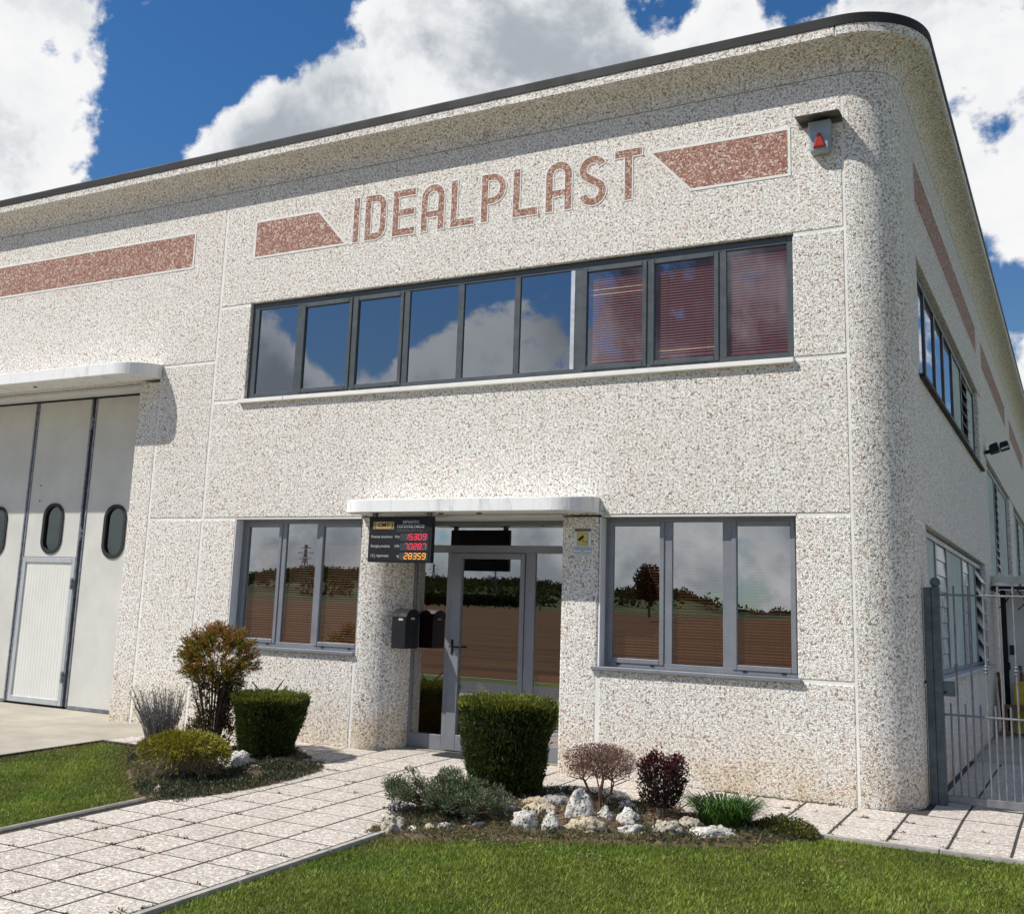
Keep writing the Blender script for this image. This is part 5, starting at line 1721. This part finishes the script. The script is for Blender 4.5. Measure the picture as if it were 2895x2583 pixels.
# blue flowers beside the juniper
bx_, by_ = -5.20, -2.74
bzv = ground_at(bx_, by_)
N = 900
d_ = unit(rng.normal(size=(N, 3)) * np.array([1, 1, .6]) + np.array([0, 0, .5]))
P = np.array([bx_, by_, bzv + .03]) + d_ * np.array([.13, .10, .10]) * rng.random((N, 1)) ** .4
bf = empty('blue_flowers', (bx_, by_, bzv), 'small clump of violet blue flowers at the left tip of the juniper', 'flowers')
quads_mesh('blossoms', leaf_quads(P[:520], d_[:520] + rng.normal(size=(520, 3)) * .4, .016, .011), M['leaf'], tones(520, [(.075, .075, .17), (.10, .10, .22), (.05, .05, .10)]), bf)
quads_mesh('foliage', leaf_quads(P[520:] - np.array([0, 0, .02]), d_[520:] + rng.normal(size=(380, 3)) * .5, .025, .009), M['leaf'], tones(380, [(.04, .06, .025), (.06, .08, .03)]), bf)

# bare twiggy bush
wx, wy = -3.87, -1.55
wz = ground_at(wx, wy)
bb = empty('bare_bush', (wx, wy, wz), 'leafless round-headed brown twig bush between the large yew and the purple bush', 'shrub')
t = MB()


def grow(p, dirv, L, r, lvl):
    q = p + dirv * L
    t.tube(p, q, r, r * .7, 5 if lvl < 3 else 3, caps=False)
    if lvl >= 6 or len(t.v) > 60000: return
    nb = 3 if lvl in (1, 2, 3, 4) else 2
    for i in range(nb):
        nd_ = (dirv + Vector((rs.gauss(0, .55), rs.gauss(0, .55), rs.gauss(.10, .35)))).normalized()
        qq = q + nd_ * L * .7
        rel = Vector(((qq.x - wx) / .35, (qq.y - wy) / .34, (qq.z - (wz + .40)) / .155))
        if lvl > 2 and rel.length > 1.0:
            nd_ = (nd_ * .4 - rel.normalized() * .6).normalized()
        grow(q, nd_, L * (.66 + .2 * rs.random()), r * .64, lvl + 1)


for i in range(4):
    a = i * 1.6 + .4
    grow(Vector((wx + math.cos(a) * .03, wy + math.sin(a) * .03, wz - .02)), Vector((math.cos(a) * .42, math.sin(a) * .42, 1)).normalized(), .17, .014, 0)
t.build('branches', M['bark_red'], bb)
N = 5600
d_ = unit(rng.normal(size=(N, 3)))
P = np.array([wx, wy, wz + .41]) + d_ * np.array([.34, .32, .15]) * rng.random((N, 1)) ** .35
quads_mesh('dry_leaves', leaf_quads(P, d_ + rng.normal(size=(N, 3)) * .7, .018, .008), M['leaf'], tones(N, [(.20, .105, .08), (.14, .075, .06), (.26, .16, .12)]), bb)

# purple barberry, square clipped
px_, py_ = -3.27, -1.62
pz = ground_at(px_, py_)
pb = empty('purple_barberry', (px_, py_, pz), 'small clipped barberry with dark purple leaves on a pale thin stem', 'shrub')
t = MB()
for i in range(16):
    a = rs.random() * 6.28
    t.path([(px_ + math.cos(a) * .03, py_ + math.sin(a) * .03, pz - .02), (px_ + math.cos(a) * .06, py_ + math.sin(a) * .06, pz + .2), (px_ + math.cos(a) * .15, py_ + math.sin(a) * .15, pz + .44)], [.009, .007, .003], 5)
t.build('stems', M['bark_pale'], pb)
N = 5200
zz = rng.random(N) ** .8
a = rng.random(N) * 2 * math.pi
sq = 1 / np.maximum(np.abs(np.cos(a)), np.abs(np.sin(a))) ** .35
wz_ = np.interp(zz, [0, .2, .45, .75, 1], [.08, .16, .185, .18, .16]) * (1 + .14 * np.sin(5 * a + zz * 9) + .10 * np.sin(11 * a - zz * 17))
rr = np.sqrt(rng.random(N)) ** .7 * wz_ * sq
P = np.stack([px_ + np.cos(a) * rr, py_ + np.sin(a) * rr, pz + .06 + zz * .42 + .035 * np.sin(3 * a + 1) * zz + (rng.random(N) < .03) * rng.random(N) * .06 * zz], -1)
top = np.clip((zz - .62) / .3, 0, 1)
D = np.stack([np.cos(a), np.sin(a), .6 + rng.random(N)], -1) + rng.normal(size=(N, 3)) * .5
dark = tones(N, [(.028, .014, .016), (.040, .018, .018), (.035, .028, .018)], var=.2)
pur = tones(N, [(.085, .014, .022), (.115, .018, .028), (.06, .012, .018)], var=.2)
quads_mesh('foliage', leaf_quads(P, D, rng.uniform(.018, .034, N), rng.uniform(.010, .018, N), .1), M['leaf'], np.where((rng.random(N) < top * .9 + .04)[:, None], pur, dark), pb)

# grassy day-lily clump
dx, dy = -2.73, -1.60
dz_ = ground_at(dx, dy)
dl = empty('daylily_clump', (dx, dy, dz_), 'fresh green tuft of strap leaves at the right end of the rock bed', 'plant')
N = 620
a = rng.random(N) * 2 * math.pi; s = np.sqrt(rng.random(N))
bs = np.stack([dx + np.cos(a) * s * .20, dy + np.sin(a) * s * .15, np.full(N, dz_)], -1)
out = np.stack([np.cos(a), np.sin(a), np.zeros(N)], -1) + rng.normal(size=(N, 3)) * np.array([.35, .35, 0])
hgt = rng.uniform(.13, .245, N)[:, None]
b1 = bs + out * (.05 * s[:, None]) + np.array([0, 0, 1]) * hgt * .6
b2 = bs + out * (.10 * s[:, None] + .05) + np.array([0, 0, 1]) * hgt
b3 = b2 + out * .05 - np.array([0, 0, 1]) * rng.uniform(-.02, .06, N)[:, None]
sd_ = unit(np.cross(out, np.array([0, 0, 1.]))) * .0055
q = np.concatenate([np.stack([bs - sd_, bs + sd_, b1 + sd_, b1 - sd_], 1), np.stack([b1 - sd_, b1 + sd_, b2 + sd_ * .8, b2 - sd_ * .8], 1), np.stack([b2 - sd_ * .8, b2 + sd_ * .8, b3 + sd_ * .15, b3 - sd_ * .15], 1)])
tn = tones(N, [(.045, .115, .016), (.065, .15, .022), (.03, .075, .012)], var=.18)
quads_mesh('strap_leaves', q, M['leaf'], np.concatenate([tn, tn, tn]), dl)

# yellow green sedum
ex_, ey_ = -2.26, -1.50
ez_ = ground_at(ex_, ey_)
sd2 = empty('sedum_clump', (ex_, ey_, ez_), 'low yellow green sedum clump at the right tip of the bed', 'plant')
N = 3600
a = rng.random(N) * 2 * math.pi; s = np.sqrt(rng.random(N))
zz = .11 * (1 - s ** 2) * (.7 + .3 * np.sin(a * 4)) + .015 + rng.normal(size=N) * .012
P = np.stack([ex_ + np.cos(a) * s * .27, ey_ + np.sin(a) * s * .19, ez_ + zz], -1)
quads_mesh('rosettes', leaf_quads(P, np.stack([np.cos(a) * .6, np.sin(a) * .6, np.full(N, .9)], -1) + rng.normal(size=(N, 3)) * .5, rng.uniform(.014, .03, N), rng.uniform(.007, .013, N), .1), M['leaf'], tones(N, [(.16, .16, .03), (.10, .12, .028), (.06, .08, .025), (.20, .17, .05)]), sd2)


# ------------------------------------------------------------------ rocks
from mathutils import noise as mnoise


def rock(x, y, w, h, label, seed, peak=0.0, col=(1, 1, 1, 1), depth=None, group='limestone rocks edging the bed'):
    bm = bmesh.new()
    bmesh.ops.create_icosphere(bm, subdivisions=4, radius=1)
    dpt = depth or w * .75
    for v in bm.verts:
        p = v.co.copy()
        off = Vector((seed * 3.7, seed * 1.3, seed * 2.1))
        n1 = mnoise.fractal(p * 1.1 + off, 1.0, 2.1, 3)
        n2 = mnoise.noise(p * 3.2 + off)
        n3 = mnoise.noise(p * 7.5 + off * 2)
        rid = 1 - abs(mnoise.noise(p * 2.0 + off * 1.7)) * 1.4
        n4 = mnoise.noise(p * 13 + off)
        s = 1 + .36 * n1 + .20 * n2 + .10 * n3 + .04 * n4 + .18 * (rid - .6)
        c = p * s
        if peak and p.z > 0:
            k_ = 1 - peak * .75 * p.z
            c.x *= k_; c.y *= k_; c.z *= 1 + peak * .45
        v.co = Vector((c.x * w / 2, c.y * dpt / 2, c.z * h * .62))
    zmax = max(v.co.z for v in bm.verts)
    f = h / zmax
    for v in bm.verts:
        v.co.z *= f if v.co.z > 0 else .5
    rz = Matrix.Rotation(seed * 1.9, 3, 'Z') if False else Matrix.Rotation(math.sin(seed * 5) * .5 + .45, 3, 'Z')
    for v in bm.verts: v.co = rz @ v.co
    me = bpy.data.meshes.new('rock')
    bm.to_mesh(me); bm.free()
    for p in me.polygons: p.use_smooth = True
    me.materials.append(M['rock'])
    o = bpy.data.objects.new('rock', me)
    cx, cy = x - .42 * dpt * .42, y + .9 * dpt * .42
    o.location = (cx, cy, ground_at(cx, cy) - .012)
    o.color = col
    put(o)
    return tag(o, label, 'rock', group)


W_ = (.88, .87, .84, 1); T_ = (.74, .64, .49, 1); G_ = (.52, .52, .52, 1); B_ = (.66, .61, .53, 1)
for i, (x, y, w, h, lab, pk_, c_) in enumerate([
    (-4.89, -3.35, .24, .17, 'pale grey boulder at the left end of the rock edging', .2, B_),
    (-4.74, -3.28, .11, .08, 'small white pitted stone beside the leftmost grey boulder', 0, W_),
    (-4.66, -3.16, .13, .07, 'flat tan stone half sunk between two small white stones', 0, T_),
    (-4.57, -3.07, .17, .08, 'low white double-humped stone in the edging below the juniper', 0, W_),
    (-4.50, -2.86, .10, .045, 'thin flat cream stone barely showing in the soil', 0, T_),
    (-4.57, -2.66, .10, .065, 'tiny white stone under the juniper branches', .3, W_),
    (-4.40, -2.81, .13, .08, 'small white knobbly stone right of the juniper front', .1, W_),
    (-4.24, -2.70, .11, .045, 'small low cream stone between knobbly and large pitted rock', 0, T_),
    (-4.39, -2.30, .20, .14, 'grey white rock tucked against the right side of the juniper', .2, B_),
    (-4.07, -2.66, .26, .17, 'large white rock with dark pits in the front row', .1, W_),
    (-4.42, -1.78, .25, .10, 'tan stone at the foot of the large yew', 0, T_),
    (-4.17, -2.14, .37, .14, 'broad tan ledge-like rock behind the front row', 0, T_),
    (-3.88, -2.57, .20, .24, 'white rock rising to a point in the front row', .40, W_),
    (-4.22, -1.66, .36, .15, 'dark grey rock in the shadow of the large yew', 0, G_),
    (-3.84, -2.07, .30, .31, 'tallest white peaked rock, in front of the bare bush', .50, W_),
    (-3.59, -2.50, .34, .13, 'long cream knobbly rock below the tallest white rock', 0, T_),
    (-3.63, -2.00, .15, .16, 'upright white rock with a dark hole right of the tallest rock', .2, W_),
    (-3.62, -1.52, .19, .13, 'grey rounded stone behind the triangular white rock', .1, G_),
    (-3.43, -1.97, .21, .18, 'triangular smooth white rock left of the purple barberry', .25, W_),
    (-3.28, -2.28, .25, .10, 'flat white slab rock in the front row below the barberry', 0, W_),
    (-3.00, -2.22, .28, .13, 'tan grey wedge rock in the front row', .1, B_),
    (-2.95, -1.78, .21, .10, 'low pale stone at the left foot of the green tuft', 0, B_),
    (-2.67, -2.06, .44, .16, 'largest smooth white rock with dark pits below the green tuft', 0, W_),
    (-7.72, -2.02, .42, .24, 'large white pitted rock between golden conifer and left yew', .1, W_),
    (-7.46, -1.98, .27, .09, 'flat grey white stone right of the large left bed rock', 0, B_),
    (-7.35, -3.44, .10, .12, 'small pointed cream stone at the lawn tip of the left bed', .6, T_),
    (-7.31, -3.28, .17, .06, 'low cream stone by the path kerb under the golden conifer', 0, T_),
]):
    rock(x, y, w * .90, h * .78, lab, i + 1.3, pk_, c_)

# ------------------------------------------------------------------ grass and weeds
LAWN_R = [(-4.92, -9.1), (-4.92, -3.42), (-4.70, -3.28), (-4.36, -3.00), (-3.72, -2.58), (-3.05, -2.26), (-2.42, -1.92), (-2.06, -1.50), (-1.95, -1.41), (3.0, -1.41), (3.0, -9.1)]
LAWN_L = [(-10.26, -9.1), (-10.26, -1.42), (-9.72, -1.38), (-9.29, -1.80), (-8.68, -2.38), (-8.13, -2.84), (-7.70, -3.24), (-7.40, -3.52), (-7.375, -9.1)]
cam_xy = np.array([0, -11.04])


def blades(poly, n):
    P = scatter(poly, n)
    rel = P - cam_xy
    az_ = np.degrees(np.arctan2(-rel[:, 0], rel[:, 1]))
    P = P[(az_ > -2) & (az_ < 62) & (np.linalg.norm(rel, axis=1) > 3.2)]
    m_ = len(P)
    thin = np.sin(P[:, 0] * 3.1 + 2) * np.sin(P[:, 1] * 2.7) + .5 * np.sin(P[:, 0] * 8.3 + P[:, 1] * 6.1) + .3 * np.sin(P[:, 0] * 19 - P[:, 1] * 17)
    dp = poly_dist(P, poly)
    edge_dry = np.clip(1 - dp / .42, 0, 1) * ((P[:, 1] > -3.9)) * (((P[:, 0] > -4.9) & (P[:, 0] < -2.2)) | (P[:, 0] < -7))
    h = rng.uniform(.014, .032, m_) * (1 + .18 * thin)
    a = rng.random(m_) * 2 * math.pi
    lean = rng.uniform(.2, 1.3, m_) * h
    base = np.column_stack([P, GS * P[:, 1] - .022])
    s = np.column_stack([np.cos(a), np.sin(a), np.zeros(m_)]) * rng.uniform(.0028, .0050, m_)[:, None]
    b = a + rng.normal(size=m_) * .8 + 1.57
    tip = base + np.column_stack([np.cos(b) * lean, np.sin(b) * lean, h])
    V = np.stack([base - s, base + s, tip], 1)
    tn = tones(m_, [(.175, .240, .028), (.230, .290, .038), (.120, .175, .021), (.32, .305, .075)], [.38, .30, .22, .10], .16)
    tn *= (1 + .20 * thin)[:, None]
    patch = np.sin(P[:, 0] * 1.7 + .6) * np.sin(P[:, 1] * 2.3 + 1.1) + .5 * np.sin(P[:, 0] * 4.7 - P[:, 1] * 3.9)
    tn = np.where((patch > .55)[:, None], tn * np.array([.72, .84, .70]), tn)
    dry = tones(m_, [(.20, .155, .075), (.14, .11, .05)], var=.2)
    dryp = np.sin(P[:, 0] * 2.9 + 4) * np.sin(P[:, 1] * 3.7 + .4) + .5 * np.sin(P[:, 0] * 7.7 + P[:, 1] * 5.1)
    isdry = rng.random(m_) < (.035 + .62 * edge_dry + .20 * np.clip(dryp - .3, 0, 1))
    return V, np.where(isdry[:, None], dry, tn)


V1, T1 = blades(LAWN_R, 420000)
o = quads_mesh('lawn_grass', V1, M['grass'], T1)
tag(o, 'short mown green grass on the front lawn right of the path', 'grass', kind='stuff')
V2, T2 = blades(LAWN_L, 170000)
o = quads_mesh('lawn_grass', V2, M['grass'], T2)
tag(o, 'short mown green grass on the lawn left of the path', 'grass', kind='stuff')

# clover and broad-leaved weeds in the lawns
for poly, n_c, lab in ((LAWN_R, 60, 'clover and small broad weeds scattered through the front lawn'), (LAWN_L, 26, 'clover and small broad weeds scattered through the left lawn')):
    C_ = scatter(poly, n_c * 6)
    C_ = C_[(C_[:, 1] > -8.2) & (C_[:, 0] < 1.5)][:n_c]
    m_ = len(C_)
    k_ = 70
    sp = rng.uniform(.04, .17, (m_, 1, 1))
    P2 = (C_[:, None, :] + rng.normal(size=(m_, k_, 2)) * sp).reshape(-1, 2)
    P2 = P2[poly_in(P2, poly)]
    P3 = np.column_stack([P2, GS * P2[:, 1] - .008 + rng.random(len(P2)) * .014])
    D3 = np.column_stack([rng.normal(size=(len(P2), 2)), rng.random(len(P2)) * .5])
    o = quads_mesh('lawn_weeds', leaf_quads(P3, D3, rng.uniform(.012, .026, len(P2)), rng.uniform(.009, .018, len(P2)), .1), M['leaf'], tones(len(P2), [(.12, .19, .03), (.17, .24, .05), (.08, .13, .025), (.22, .24, .09)], var=.15))
    tag(o, lab, 'weeds', kind='stuff')

# weeds in the paving joints and along the wall foot
P = []
for i in range(75):
    j = rs.randint(3, 15)
    if rs.random() < .6: P.append((rs.choice(PX) + rs.gauss(0, .006), -GY * (3 + rs.random() * 12)))
    else: P.append((-7.25 + rs.random() * 2.25, -GY * j + rs.gauss(0, .006)))
for i in range(70):
    if rs.random() < .6: P.append((rs.choice(xs_r[2:14]) + rs.gauss(0, .006), -1.33 * rs.random()))
    else: P.append((-3 + rs.random() * 3.2, -GY * rs.randint(1, 3) + rs.gauss(0, .006)))
for i in range(60):
    P.append((-3.3 + rs.random() * 1.3, -.015 - abs(rs.gauss(0, .03))))
for x, y, m_ in ((-7.02, -3.42, 6), (-1.46, -1.2, 3), (-1.05, -1.25, 3), (-5.05, -6.0, 5), (-6.35, -4.9, 3), (-7.2, -1.3, 5), (-6.9, -1.35, 4)):
    P += [(x + rs.gauss(0, .03), y + rs.gauss(0, .03)) for _ in range(m_)]
allP = []; allD = []
for x, y in P:
    k_ = rs.randint(5, 16)
    for _ in range(k_):
        allP.append((x + rs.gauss(0, .012), y + rs.gauss(0, .012), gz(y) + .002)); allD.append((rs.gauss(0, .8), rs.gauss(0, .8), abs(rs.gauss(0, .6)) + .15))
allP = np.array(allP); allD = np.array(allD)
o = quads_mesh('joint_weeds', leaf_quads(allP, allD, rng.uniform(.010, .032, len(allP)), rng.uniform(.005, .011, len(allP)), .1), M['leaf'], tones(len(allP), [(.08, .085, .035), (.12, .10, .05), (.17, .125, .07)]))
tag(o, 'small weeds growing in the paving joints', 'weeds', kind='stuff')
